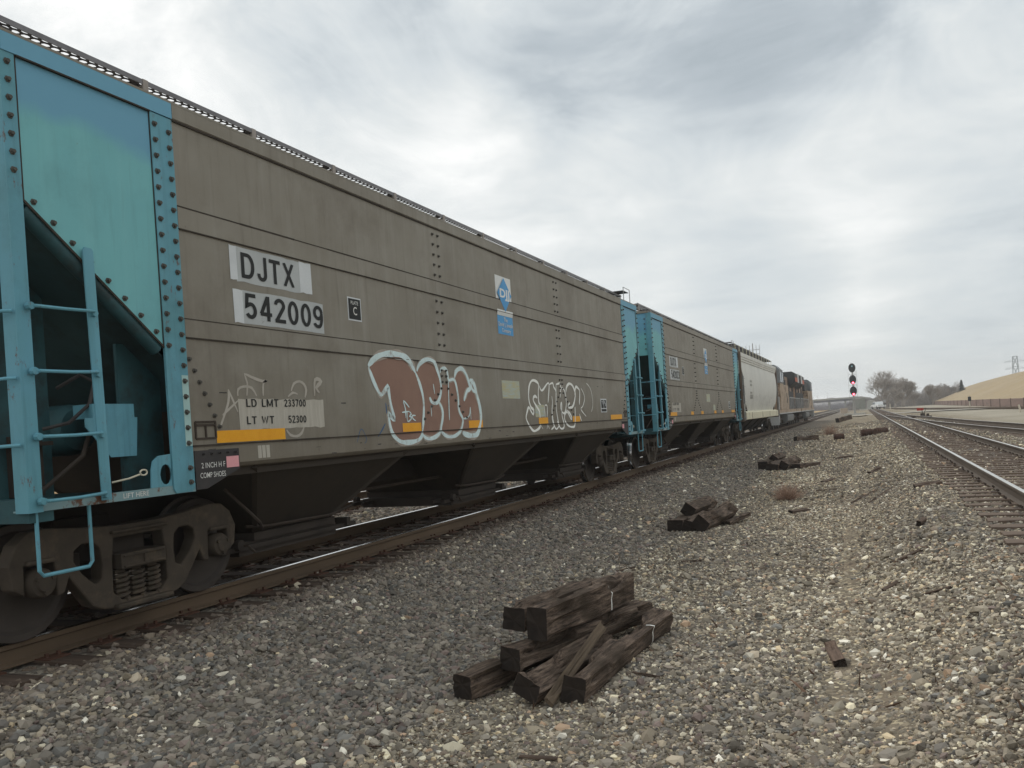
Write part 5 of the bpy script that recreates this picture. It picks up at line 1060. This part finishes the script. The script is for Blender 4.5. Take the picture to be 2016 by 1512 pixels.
# splinters and chunks of old wood
CHUNK = mat('old_wood_scrap', srgb(104, 88, 76), srgb(72, 60, 53), 7, .9, bump=.5, bscale=30, stretch=(6, .6, 6))
CH = [((-.33, 6.60), (-.25, 6.10), .085, .055, 'short brown wood chunk lying alone on the gravel at right foreground', 51),
      ((.24, 9.45), (.46, 9.40), .05, .03, 'dark splinter of wood in the gravel before the siding ties', 52), ((-.95, 20.3), (-.70, 20.9), .10, .035, 'brown slat of wood beside the weed tuft', 53),
      ((.70, 15.15), (1.10, 15.25), .13, .06, 'dark broken wood slab near the end of the siding ties', 54), ((.53, 11.0), (.60, 11.15), .06, .07, 'small dark stump-like wood piece standing in the gravel', 55),
      ((.07, 8.33), (.20, 8.42), .045, .025, 'small brown wood bit on the gravel right of the chunk', 56), ((-.95, 29.3), (-.4, 29.7), .10, .05, 'long dark wood scrap far out between the tracks', 57),
      ((-1.0, 18.45), (-.6, 18.6), .035, .025, 'thin dark stick lying past the weed tuft', 58), ((-2.15, 10.15), (-1.8, 10.4), .03, .02, 'thin dark stick between the nearest and second piles', 59),
      ((-1.62, 5.75), (-1.38, 5.62), .018, .014, 'thin twig touching the gravel right of the nearest pile', 60), ((-1.9, 4.3), (-1.66, 4.33), .022, .014, 'thin stick at the bottom edge of the foreground gravel', 61),
      ((-1.30, 15.6), (-1.02, 15.9), .12, .05, 'rotten brown wood heap piece below the weed tuft', 62), ((-.30, 16.6), (.15, 17.3), .04, .02, 'pale long splinter beside the siding ballast', 63),
      ((-.0, 15.8), (.4, 16.5), .04, .02, 'brown long splinter beside the siding ballast, nearer one', 64), ((.38, 7.48), (.55, 7.35), .035, .02, 'small dark wood flake left of the siding rail', 65),
      ((-2.9, 9.85), (-2.7, 9.98), .03, .02, 'small dark splinter on the ballast beside the train track', 66), ((.05, 21.6), (.3, 21.85), .12, .05, 'dark wood lump midway along the siding', 67)]
for (x0, y0), (x1, y1), w_, h_, lb, sd2 in CH:
    tag(tie_log('wood_chunk', (x0, y0, gh(x0, y0)+h_*.5+.012), (x1, y1, gh(x1, y1)+h_*.5+.012), w_, h_, .2, sd2, .45, None, [CHUNK if sd2 != 51 else mat('brown_chunk', srgb(122, 102, 88), srgb(88, 72, 62), 8, .9, bump=.6, bscale=30, stretch=(6, .6, 6)), WOODEND, WOODEND]), lb, 'wood chunk', 'scraps of old wood on the gravel')
# dry weed tufts
WEED = mat('dry_reddish_weed', srgb(176, 148, 130), srgb(150, 124, 108), 5, .9)
def weed(x, y, h, n, label, sd2):
    rs = random.Random(sd2); b = MB(); z = gh(x, y)
    for i in range(n):
        a = rs.uniform(0, 6.283); rr_ = rs.uniform(0, .35*h); ln = h*rs.uniform(.5, 1); lean = rs.uniform(.1, .7)
        el = rs.uniform(.05, 1.5); rr_ = .1*h; p0 = Vector((rr_*math.cos(a), rr_*math.sin(a), 0)); dd = Vector((math.cos(a)*math.cos(el), math.sin(a)*math.cos(el), math.sin(el))); p1 = p0+dd*ln*.55; p2 = p1+(dd+Vector((rs.uniform(-.8, .8), rs.uniform(-.8, .8), rs.uniform(-.3, .5))))*ln*.35
        b.tube([p0, p1, p2], [.004, .003, .0015], 3, cap=False); b.tube([p1, p1+Vector((rs.uniform(-1, 1), rs.uniform(-1, 1), rs.uniform(-.2, .8)))*ln*.25], [.0025, .001], 3, cap=False)
    o = b.build('weed_tuft', WEED, None); o.location = (x, y, z); tag(o, label, 'weed')
weed(-1.53, 17.8, .42, 260, 'round dry reddish weed tuft on the gravel past the second pile', 1)
weed(-1.75, 49.5, .75, 260, 'taller dry weed tuft behind the lone rusty keg', 2)

# ---------------------------------------------------------------- signal mast
SIGB = mat('signal_black', srgb(40, 44, 46), None, 3, .6); MASTM = mat('mast_silver', srgb(170, 168, 164), srgb(150, 148, 146), 4, .5, metal=.3)
REDL = mat('red_signal_lamp', (1, .08, .15, 1), emit=((1, .05, .13, 1), 2.2)); PINKL = mat('signal_lamp_core', (1, .5, .55, 1), emit=((1, .42, .5, 1), 2.0)); DIML = mat('clear_signal_lens', srgb(150, 190, 200), None, 3, .2, emit=((.45, .8, .9, 1), .35))
r = empty('signal_mast', (-1.18, 142, .12)); tag(r, 'tall three-head railway signal showing two red lights', 'railway signal')
b = MB(); b.lathe([(0, .16), (1.2, .14), (6.9, .09)], (0, 0, 0), 'z', 10); b.build('pole', MASTM, r)
b = MB(); b.prism([(-1.6, -.9), (1.4, -.7), (1.6, .8), (-1.2, .9)], -.35, .0, plane='z'); b.build('concrete_base', mat('pale_concrete', srgb(190, 188, 180), srgb(176, 172, 162), 2, .9), r)
for i, z in enumerate((3.42, 5.2, 7.05)):
    b = MB(); b.prism([(.52*math.cos(a*.3142)*(1 if abs(math.sin(a*.3142)) < .8 else 1), z+.10+.72*math.sin(a*.3142)) for a in range(20)], -.25, -.20, plane='y'); hd = b.build('signal_head', SIGB, r)
    b = MB(); b.box(-.2, .2, -.2, .15, z-.35, z+.5); b.build('lamp_housing', SIGB, hd)
    zl = z-.42 if i < 2 else z+.35
    b = MB(); b.lathe([(0, .19 if i < 2 else .09), (-.02, .17 if i < 2 else .07)], (.02, -.27, zl), 'y', 16); b.build('lens', REDL if i < 2 else DIML, hd)
    if i < 2: b = MB(); b.lathe([(0, .11), (-.01, .10)], (.02, -.30, zl), 'y', 12); b.build('lens_core', PINKL, hd)
    b = MB(); b.tube([(.02+.21*math.cos(a*.45-.2), -.26, zl+.21*math.sin(a*.45-.2)) for a in range(8)], .02, 5); b.box(-.2, .24, -.55, -.26, zl+.2, zl+.22); b.build('hood', SIGB, hd)
b = MB()
for dx in (-.62, .62):
    b.tube([(dx, .15, 1.6), (dx, .15, 6.6)], .016, 5)
for z in (1.9, 2.6, 4.4, 6.1):
    b.tube([(-.62, .15, z), (.62, .15, z)], .016, 5)
for z in np.arange(.6, 6.6, .35): b.tube([(.22, .2, z), (.5, .2, z)], .014, 5)
b.tube([(.22, .2, .3), (.22, .2, 6.7)], .016, 5); b.tube([(.5, .2, .3), (.5, .2, 6.7)], .016, 5)
b.build('ladder_cage', MASTM, r)
b = MB(); b.box(-.85, -.1, -.1, .3, 2.05, 2.15); b.box(.1, .8, -.1, .3, 2.0, 2.25); b.build('platform', MASTM, r)
# beige relay box beside the track
r = empty('relay_box', (-2.9, 150, .1), .1); tag(r, 'small beige relay box left of the signal mast', 'relay box')
b = MB(); b.box(-.55, .55, -.35, .35, 0, .85); b.build('cabinet', mat('beige_metal', srgb(188, 172, 156), srgb(176, 160, 144), 2, .6), r, bevel=.03)
b = MB(); b.box(-.6, .6, -.4, .4, .85, .90); b.build('lid', mat('beige_lid', srgb(206, 196, 184), None, 2, .6), r)
# switch stand
r = empty('switch_stand', (4.55, 77.4, 0.0)); tag(r, 'low switch stand with a red target beside the branch track', 'switch stand')
b = MB(); b.box(-.9, .7, -.12, .12, 0, .12); b.build('base_tie', TIEM, r)
b = MB(); b.box(-.15, .2, -.1, .1, .1, .35); b.tube([(0, 0, .3), (-.02, 0, .78)], .03, 6); b.tube([(.1, 0, .3), (.25, -.1, .62), (.22, -.1, .8)], .02, 6); b.box(.3, .5, -.1, .1, .1, .3); b.build('stand', mat_blk2, r)
b = MB(); b.box(-.40, .10, -.02, .02, .58, .80); b.build('target', mat('red_target', srgb(176, 62, 50), None, 3, .6), r)
POSTM = mat('pale_post_paint', srgb(214, 206, 190), srgb(196, 186, 168), 3, .7)
b = MB(); b.tube([(0, 0, -.1), (-.05, 0, .35), (-.12, 0, .62)], .07, 8); o = b.build('marker_post', POSTM); o.location = (11.45, 76.2, -.05); tag(o, 'leaning pale marker post at the right edge of the yard', 'marker post')
b = MB(); b.tube([(0, 0, -.1), (-.07, 0, 1.25)], .10, 8); o = b.build('marker_post', POSTM); o.location = (5.56, 199, -.05); tag(o, 'upright white post near the foot of the bare trees', 'marker post')
# crossing equipment cluster
def cab_box(name, x, y, z, w_, d_, h_, mt, label, cat, rz=0):
    r = empty(name, (x, y, z), rz); tag(r, label, cat); b = MB(); b.box(-w_/2, w_/2, -d_/2, d_/2, 0, h_); b.build('body', mt, r, bevel=.03)
    b = MB(); b.prism([(-w_/2-.1, h_), (w_/2+.1, h_), (0, h_+.16)], -d_/2-.1, d_/2+.1, plane='y'); b.build('roof', mat('pale_roof', srgb(206, 206, 202), None, 2, .6), r)
    b = MB(); b.box(-w_*.18, w_*.18, -d_/2-.03, -d_/2-.001, .1, h_*.85); b.build('door', mt, r)
    return r
cab_box('signal_shed', 1.95, 230, .25, 1.85, 1.6, 1.95, mat('grey_shed_metal', srgb(176, 176, 170), srgb(166, 166, 160), 2, .7), 'grey metal signal shed right of the signal mast', 'shed')
b = MB(); b.box(-2.3, 2.3, -1.5, 1.5, -.3, .0); o = b.build('concrete_pad', mat('pad', srgb(190, 188, 178), None, 2, .9)); o.location = (1.6, 230, .25); tag(o, 'pale concrete pad under the grey signal shed', 'concrete pad')
cab_box('signal_house', -.9, 262, .1, 3.4, 3, 3.1, mat('dull_green_grey_siding', srgb(150, 152, 144), srgb(138, 140, 132), 2, .8), 'tall dull grey-green hut behind the signal mast', 'hut')
# white pickup
def pickup(x, y, z, rz, label):
    r = empty('pickup_truck', (x, y, z), rz); tag(r, label, 'pickup truck'); W = mat('white_vehicle_paint', srgb(226, 228, 228), None, 2, .3)
    b = MB(); b.prism([(-2.6, .45), (2.5, .45), (2.6, .9), (1.4, 1.05), (.9, 1.75), (-.6, 1.75), (-.8, 1.1), (-2.6, 1.1)], -.9, .9); b.build('body', W, r, bevel=.05)
    b = MB(); b.prism([(1.30, 1.1), (.86, 1.66), (-.5, 1.66), (-.68, 1.12)], -.905, .905); b.build('window', GLASS, r)
    for wy in (-1.7, 1.6):
        for s in (-1, 1): b = MB(); b.lathe([(-.12, .36), (.12, .36)], (s*.82, wy, .36), 'x', 16); b.build('wheel', mat_blk, r)
    return r
pickup(3.4, 215, .1, .3, 'white pickup truck parked right of the grey signal shed')
r = empty('crossing_signal', (4.6, 205, .05)); tag(r, 'small crossing signal with white crossbuck near the pickup truck', 'crossing signal')
b = MB(); b.lathe([(0, .07), (2.0, .06)], (0, 0, 0), 'z', 8); b.build('pole', MASTM, r)
b = MB(); b.bar((-.3, -.05, 1.5), (.3, -.05, 2.1), .12, .02, upv=(0, 1, 0)); b.bar((-.3, -.08, 2.1), (.3, -.08, 1.5), .12, .02, upv=(0, 1, 0)); b.build('crossbuck', LWHITE, r)
b = MB(); b.box(-.3, .3, -.1, .0, 1.0, 1.25); b.build('lamp_bar', SIGB, r)

# ---------------------------------------------------------------- wall, hill, bridge, pylons
r = empty('retaining_wall', (0, 0, 0)); tag(r, 'long low red-brown retaining wall at the foot of the golden hill', 'retaining wall')
WL = [(12.9, 40), (14.2, 70), (15.4, 100), (16.6, 150), (18.4, 240), (21.1, 350)]
b = MB()
for (x0, y0), (x1, y1) in zip(WL, WL[1:]): b.add([(x0, y0, -.4), (x1, y1, -.4), (x1, y1, .98), (x0, y0, .95), (x0+.3, y0, -.4), (x1+.3, y1, -.4), (x1+.3, y1, .98), (x0+.3, y0, .95)], [(0, 1, 2, 3), (3, 2, 6, 7), (4, 5, 6, 7)])
b.build('wall_face', mat('red_brown_concrete', srgb(138, 116, 106), srgb(122, 102, 94), .6, .9, dirt=srgb(96, 82, 76), dscale=.5, dpos=.55, dwid=.15, stretch=(1, .3, 2)), r)
b = MB()
for (x0, y0), (x1, y1) in zip(WL, WL[1:]):
    n = int((y1-y0)/9)
    for i in range(n):
        t = i/n; b.box(x0+(x1-x0)*t-.06, x0+(x1-x0)*t, y0+(y1-y0)*t, y0+(y1-y0)*t+.25, -.4, 1.02)
b.build('wall_rib', mat('dark_rib', srgb(116, 100, 92), None, 3, .9), r)
def wx(y): return float(np.interp(y, [p[1] for p in WL], [p[0] for p in WL]))
hx = np.concatenate([np.linspace(0, 30, 31), np.linspace(34, 200, 22)]); hy = np.concatenate([np.linspace(20, 350, 56)]); V = []
for y in hy:
    tpr = 1-ss(300, 352, y)*.75
    for d in hx:
        h = .9+8.2*(1-math.exp(-(d/15)**1.25))*tpr+.12*math.sin(y*.12+d*.4)*min(1, d/5); V.append((wx(y)+.25+d, y, h))
nx2 = len(hx); ii = (np.arange(len(hy)-1)[:, None]*nx2+np.arange(nx2-1)[None]).ravel()
hl = npmesh('hill', np.array(V), np.stack([ii, ii+1, ii+nx2+1, ii+nx2], 1), mat('dry_golden_grass', srgb(174, 156, 126), srgb(162, 143, 114), .12, .95, bump=.6, bscale=6, dirt=srgb(166, 144, 104), dscale=.06, dpos=.5, dwid=.15), smooth=True); tag(hl, 'smooth golden dry-grass hill at right', kind='structure')
b = MB(); b.lathe([(-.1, .08), (1.7, .07)], (0, 0, 0), 'z', 8); o = b.build('pole', POSTM); 
r = empty('dwarf_signal', (13.05, 125, -.05)); o.parent = r; tag(r, 'short post with a dark head in front of the retaining wall', 'dwarf signal')
b = MB(); b.box(-.18, .18, -.15, .15, 1.0, 1.55); b.build('signal_head', SIGB, r)
def pylon(x, y, z, h, label):
    r = empty('power_pylon', (x, y, z)); tag(r, label, 'power pylon'); b = MB(); mt = mat('pylon_steel', srgb(150, 156, 158), None, 3, .6)
    def hw(t): return 1.5*(1-t)+.8*t
    lv = [0, .2, .4, .6, .8, 1.0]
    for s in (-1, 1):
        for q in (-1, 1): b.bar((s*hw(0), q*hw(0), 0), (s*hw(1), q*hw(1), h), .15)
    for a, c in zip(lv, lv[1:]):
        for q in (-1, 1):
            b.bar((-hw(a), q*hw(a), a*h), (hw(c), q*hw(c), c*h), .12); b.bar((hw(a), q*hw(a), a*h), (-hw(c), q*hw(c), c*h), .12); b.bar((-hw(c), q*hw(c), c*h), (hw(c), q*hw(c), c*h), .16)
    b.build('lattice_tower', mt, r)
    b = MB()
    for t in (.62, .76, .90): b.bar((-3.8, 0, t*h), (3.8, 0, t*h), .12); b.bar((-3.8, 0, t*h), (-.8, 0, t*h+.8), .08); b.bar((3.8, 0, t*h), (.8, 0, t*h+.8), .08)
    b.build('crossarm', mt, r)
pylon(59.3, 400, -4, 21.2, 'steel lattice power pylon standing behind the golden hill')
BR = mat('bridge_girder', srgb(88, 88, 96), srgb(100, 98, 104), .5, .8); BRP = mat('bridge_concrete', srgb(164, 162, 156), srgb(150, 148, 142), .5, .9)
r = empty('road_bridge', (0, 420, 0)); tag(r, 'long road overpass crossing the tracks in the distance', 'bridge')
b = MB(); b.box(-60, -.8, -5, 5, 3.6, 4.5); b.build('girder', BR, r)
b = MB(); b.box(-62, .2, -5.4, 5.4, 4.5, 5.2); b.build('parapet', BRP, r)
for x in (-52, -38, -25, -14.3, -7.3):
    b = MB(); b.box(x-.35, x+.35, -4, 4, -.5, 3.6); b.build('pier', BRP, r)
b = MB(); b.prism([(-1.4, -.5), (9, -.5), (3.5, 4.4), (-.8, 5.2), (-1.4, 4.6)], -6, 6, plane='y'); b.build('abutment', BRP, r)
def mastp(x, y, z, h, label, comb=False):
    r = empty('antenna_mast', (x, y, z)); tag(r, label, 'antenna'); b = MB(); mt = MASTM; b.lathe([(0, .10), (h, .05)], (0, 0, 0), 'z', 6); b.build('pole', mt, r)
    b = MB()
    if comb:
        for zz_ in (h-1.25, h-.75): b.tube([(-.75, 0, zz_), (.75, 0, zz_)], .028, 5)
        for dx in (-.75, -.38, 0, .38, .75): b.tube([(dx, 0, h-1.6), (dx, 0, h-.2)], .026, 5)
    else: b.tube([(-.5, 0, h-.8), (.5, 0, h-.8)], .04, 5)
    b.build('aerial', mt, r)
mastp(-11.3, 100, -.3, 9.6, 'radio antenna with comb-like aerial rising behind the train', True)
mastp(-17.7, 500, 0, 9.8, 'thin tall mast standing beyond the road bridge')
for i, (x, h) in enumerate(((-24.5, 7.6), (-22.3, 7.9))): mastp(x, 480, 0, h, ['left thin pole behind the bridge by the locomotives', 'right thin pole behind the bridge by the locomotives'][i])
# mound behind the bridge
mx_ = np.linspace(-70, 40, 45); my2 = np.linspace(560, 640, 6); V = []
for y in my2:
    for x in mx_: V.append((x, y, -1+2.4*math.exp(-((x+20)/9)**2)*math.sin(max(0, min(1, (y-560)/40))*1.57)+6.0*ss(-68, -30, x)*ss(560, 600, y)*(1-ss(20, 40, x))+.25*math.sin(x*.9)))
ii = (np.arange(len(my2)-1)[:, None]*len(mx_)+np.arange(len(mx_)-1)[None]).ravel()
o = npmesh('hills', np.array(V), np.stack([ii, ii+1, ii+len(mx_)+1, ii+len(mx_)], 1), mat('far_brush_hill', srgb(150, 146, 144), srgb(136, 132, 132), .2, .95), smooth=True); tag(o, 'low grey-brown mound beyond the bridge', kind='structure')

# ---------------------------------------------------------------- bare trees and brush
BARK = mat('bare_twigs_grey_brown', srgb(166, 157, 151), srgb(148, 140, 135), 2, .95); BARK2 = mat('pale_bare_twigs', srgb(172, 162, 152), srgb(156, 146, 138), 2, .95); EVER = mat('evergreen_needles', srgb(58, 66, 56), srgb(44, 52, 46), 3, .95)
def bare_tree(x, y, z, h, spread, stems, depth_, label, sd2, mt=BARK, tw=1.0, wid=.9):
    rs = random.Random(sd2); r = empty('bare_tree', (x, y, z)); tag(r, label, 'tree', 'leafless trees beyond the yard'); tb = MB(); cb_ = MB()
    def grow(p, d, L_, rad, lev):
        q = p+d*L_; mid = (p+q)/2+Vector((rs.uniform(-1, 1), rs.uniform(-1, 1), 0))*L_*.06
        (tb if lev < 2 else cb_).tube([p, mid, q], [rad, rad*.8, rad*.65], 5 if lev < 2 else 3, cap=False)
        if lev >= depth_: return
        nk = rs.choice((3, 4)) if lev < 2 else rs.choice((3, 4, 5))
        for k in range(nk):
            t = rs.uniform(.45, 1.0); a = rs.uniform(0, 6.283); v = Vector((math.cos(a), math.sin(a), rs.uniform(.0, .7)))*spread; nd = (d+v).normalized(); nd.z = max(nd.z, -.1)
            grow(p+(q-p)*t, nd, L_*rs.uniform(.58, .82), max(rad*.55, .018*tw), lev+1)
    for s_ in range(stems):
        a = rs.uniform(0, 6.283); d = Vector((math.cos(a)*.32*(stems > 1), math.sin(a)*.32*(stems > 1), 1)).normalized()
        grow(Vector((rs.uniform(-.4, .4)*(stems > 1), rs.uniform(-.4, .4), -.2)), d, h*.30*rs.uniform(.85, 1.15), h*.018, 0)
    tb.build('trunk', mt, r, fix=False); cb_.build('crown', mt, r, fix=False); return r
bare_tree(6.0, 255, -.1, 12.0, .85, 4, 6, 'tallest wide bare tree beyond the yard, at left of the tree line', 5, BARK2, .6)
bare_tree(10.6, 262, -.1, 9.6, .8, 4, 6, 'dense dark bare tree right of the tallest one', 8, BARK2, .9)
bare_tree(18.6, 268, -.1, 8.6, .75, 2, 6, 'round-crowned bare tree in the middle of the tree line', 19, BARK2, .7)
bare_tree(14.3, 275, -.1, 6.3, .8, 4, 5, 'low bare tree between the dense and the round-crowned trees', 10, BARK2, .9)
bare_tree(8.3, 250, -.1, 8.2, .9, 5, 5, 'bushy bare tree in front of the tallest tree', 13, BARK2, .9)
bare_tree(23.0, 285, -.1, 7.0, .7, 4, 6, 'dark bare tree peeking over the left slope of the hill', 22, BARK, 1.1)
def conifer(x, y, z, h, label):
    r = empty('conifer_tree', (x, y, z)); tag(r, label, 'tree'); rs = random.Random(4); b = MB(); b.tube([(0, 0, 0), (0, 0, h)], [.18, .03], 6); b.build('trunk', BARK, r); b = MB()
    for i in range(1500):
        t = rs.random()**.8; a = rs.uniform(0, 6.283); R_ = h*.27*(1-t)*rs.uniform(.3, 1.05)*(1+.25*math.sin(t*38)); p = Vector((R_*math.cos(a), R_*math.sin(a), .12*h+t*h*.9)); u = Vector((rs.uniform(-1, 1), rs.uniform(-1, 1), rs.uniform(-.5, .2))).normalized()*.28; v = Vector((rs.uniform(-1, 1), rs.uniform(-1, 1), rs.uniform(-1, 1))).normalized()*.14
        b.add([p-u, p+v, p+u], [(0, 1, 2)])
    b.build('crown', EVER, r, fix=False)
conifer(25.6, 262, .3, 5.9, 'small dark conifer standing at the left slope of the hill')
def brush(name, pts, label, mt, sd2, dens=260):
    rs = random.Random(sd2); b = MB()
    for (x, y, z, rx, rz) in pts:
        for i in range(int(dens*rx*rz/4)):
            a = rs.uniform(0, 6.283); k = rs.random()**.5; px2 = x+rx*k*math.cos(a); py2 = y+rx*k*math.sin(a); zt = z+rz*math.sqrt(max(0, 1-k*k*.8))*rs.uniform(.25, 1.0)
            d = Vector((rs.uniform(-.45, .45), rs.uniform(-.45, .45), 1)).normalized(); L_ = rs.uniform(.5, 1.3); p = Vector((px2, py2, zt-L_*.6)); w_ = Vector((rs.uniform(-1, 1), rs.uniform(-1, 1), 0)).normalized()*rs.uniform(.02, .06)
            b.add([p-w_, p+w_, p+d*L_], [(0, 1, 2)])
    o = b.build(name, mt, None, fix=False); tag(o, label, 'brush', kind='stuff'); return o
rs = random.Random(77)
brush('brush', [(x, 285+rs.uniform(-6, 6), -.6, rs.uniform(2.2, 3.4), rs.uniform(3.0, 5.6)*(1.0 if 4 < x < 17 else 1.3 if x >= 17 else .6)) for x in np.arange(-3, 28, .9)], 'tangled grey-brown brush under the bare trees', BARK, 1, 420)
brush('brush', [(x, 300+rs.uniform(-4, 4), -.6, 3.2, 4.2) for x in np.arange(-2, 30, 1.6)], 'farther row of dense grey brush behind the bare trees', mat('dark_brush', srgb(134, 126, 124), srgb(120, 113, 112), 2, .95), 2, 480)
brush('brush', [(x, 450+rs.uniform(-6, 6), -.6, 4.0, rs.uniform(3.0, 4.2)) for x in np.arange(-62, 3, 2.2)], 'bluish bare brush seen under the road bridge', mat('bluish_brush', srgb(150, 145, 150), srgb(134, 130, 138), 2, .95), 3, 300)

# ---------------------------------------------------------------- distant haze in the air
b = MB(); b.box(-700, 700, -60, 720, -3.0, 26)
hzm = bpy.data.materials.new('haze'); hzm.use_nodes = True; t = hzm.node_tree; t.nodes.clear(); o_ = t.nodes.new('ShaderNodeOutputMaterial'); pv = t.nodes.new('ShaderNodeVolumePrincipled')
pv.inputs['Density'].default_value = .0007; pv.inputs['Color'].default_value = (1, 1, 1, 1); pv.inputs['Anisotropy'].default_value = .0; t.links.new(pv.outputs[0], o_.inputs['Volume'])
o = b.build('haze', hzm); tag(o, 'thin pale haze over the far end of the yard', kind='stuff')
SC.cycles.volume_bounces = 0
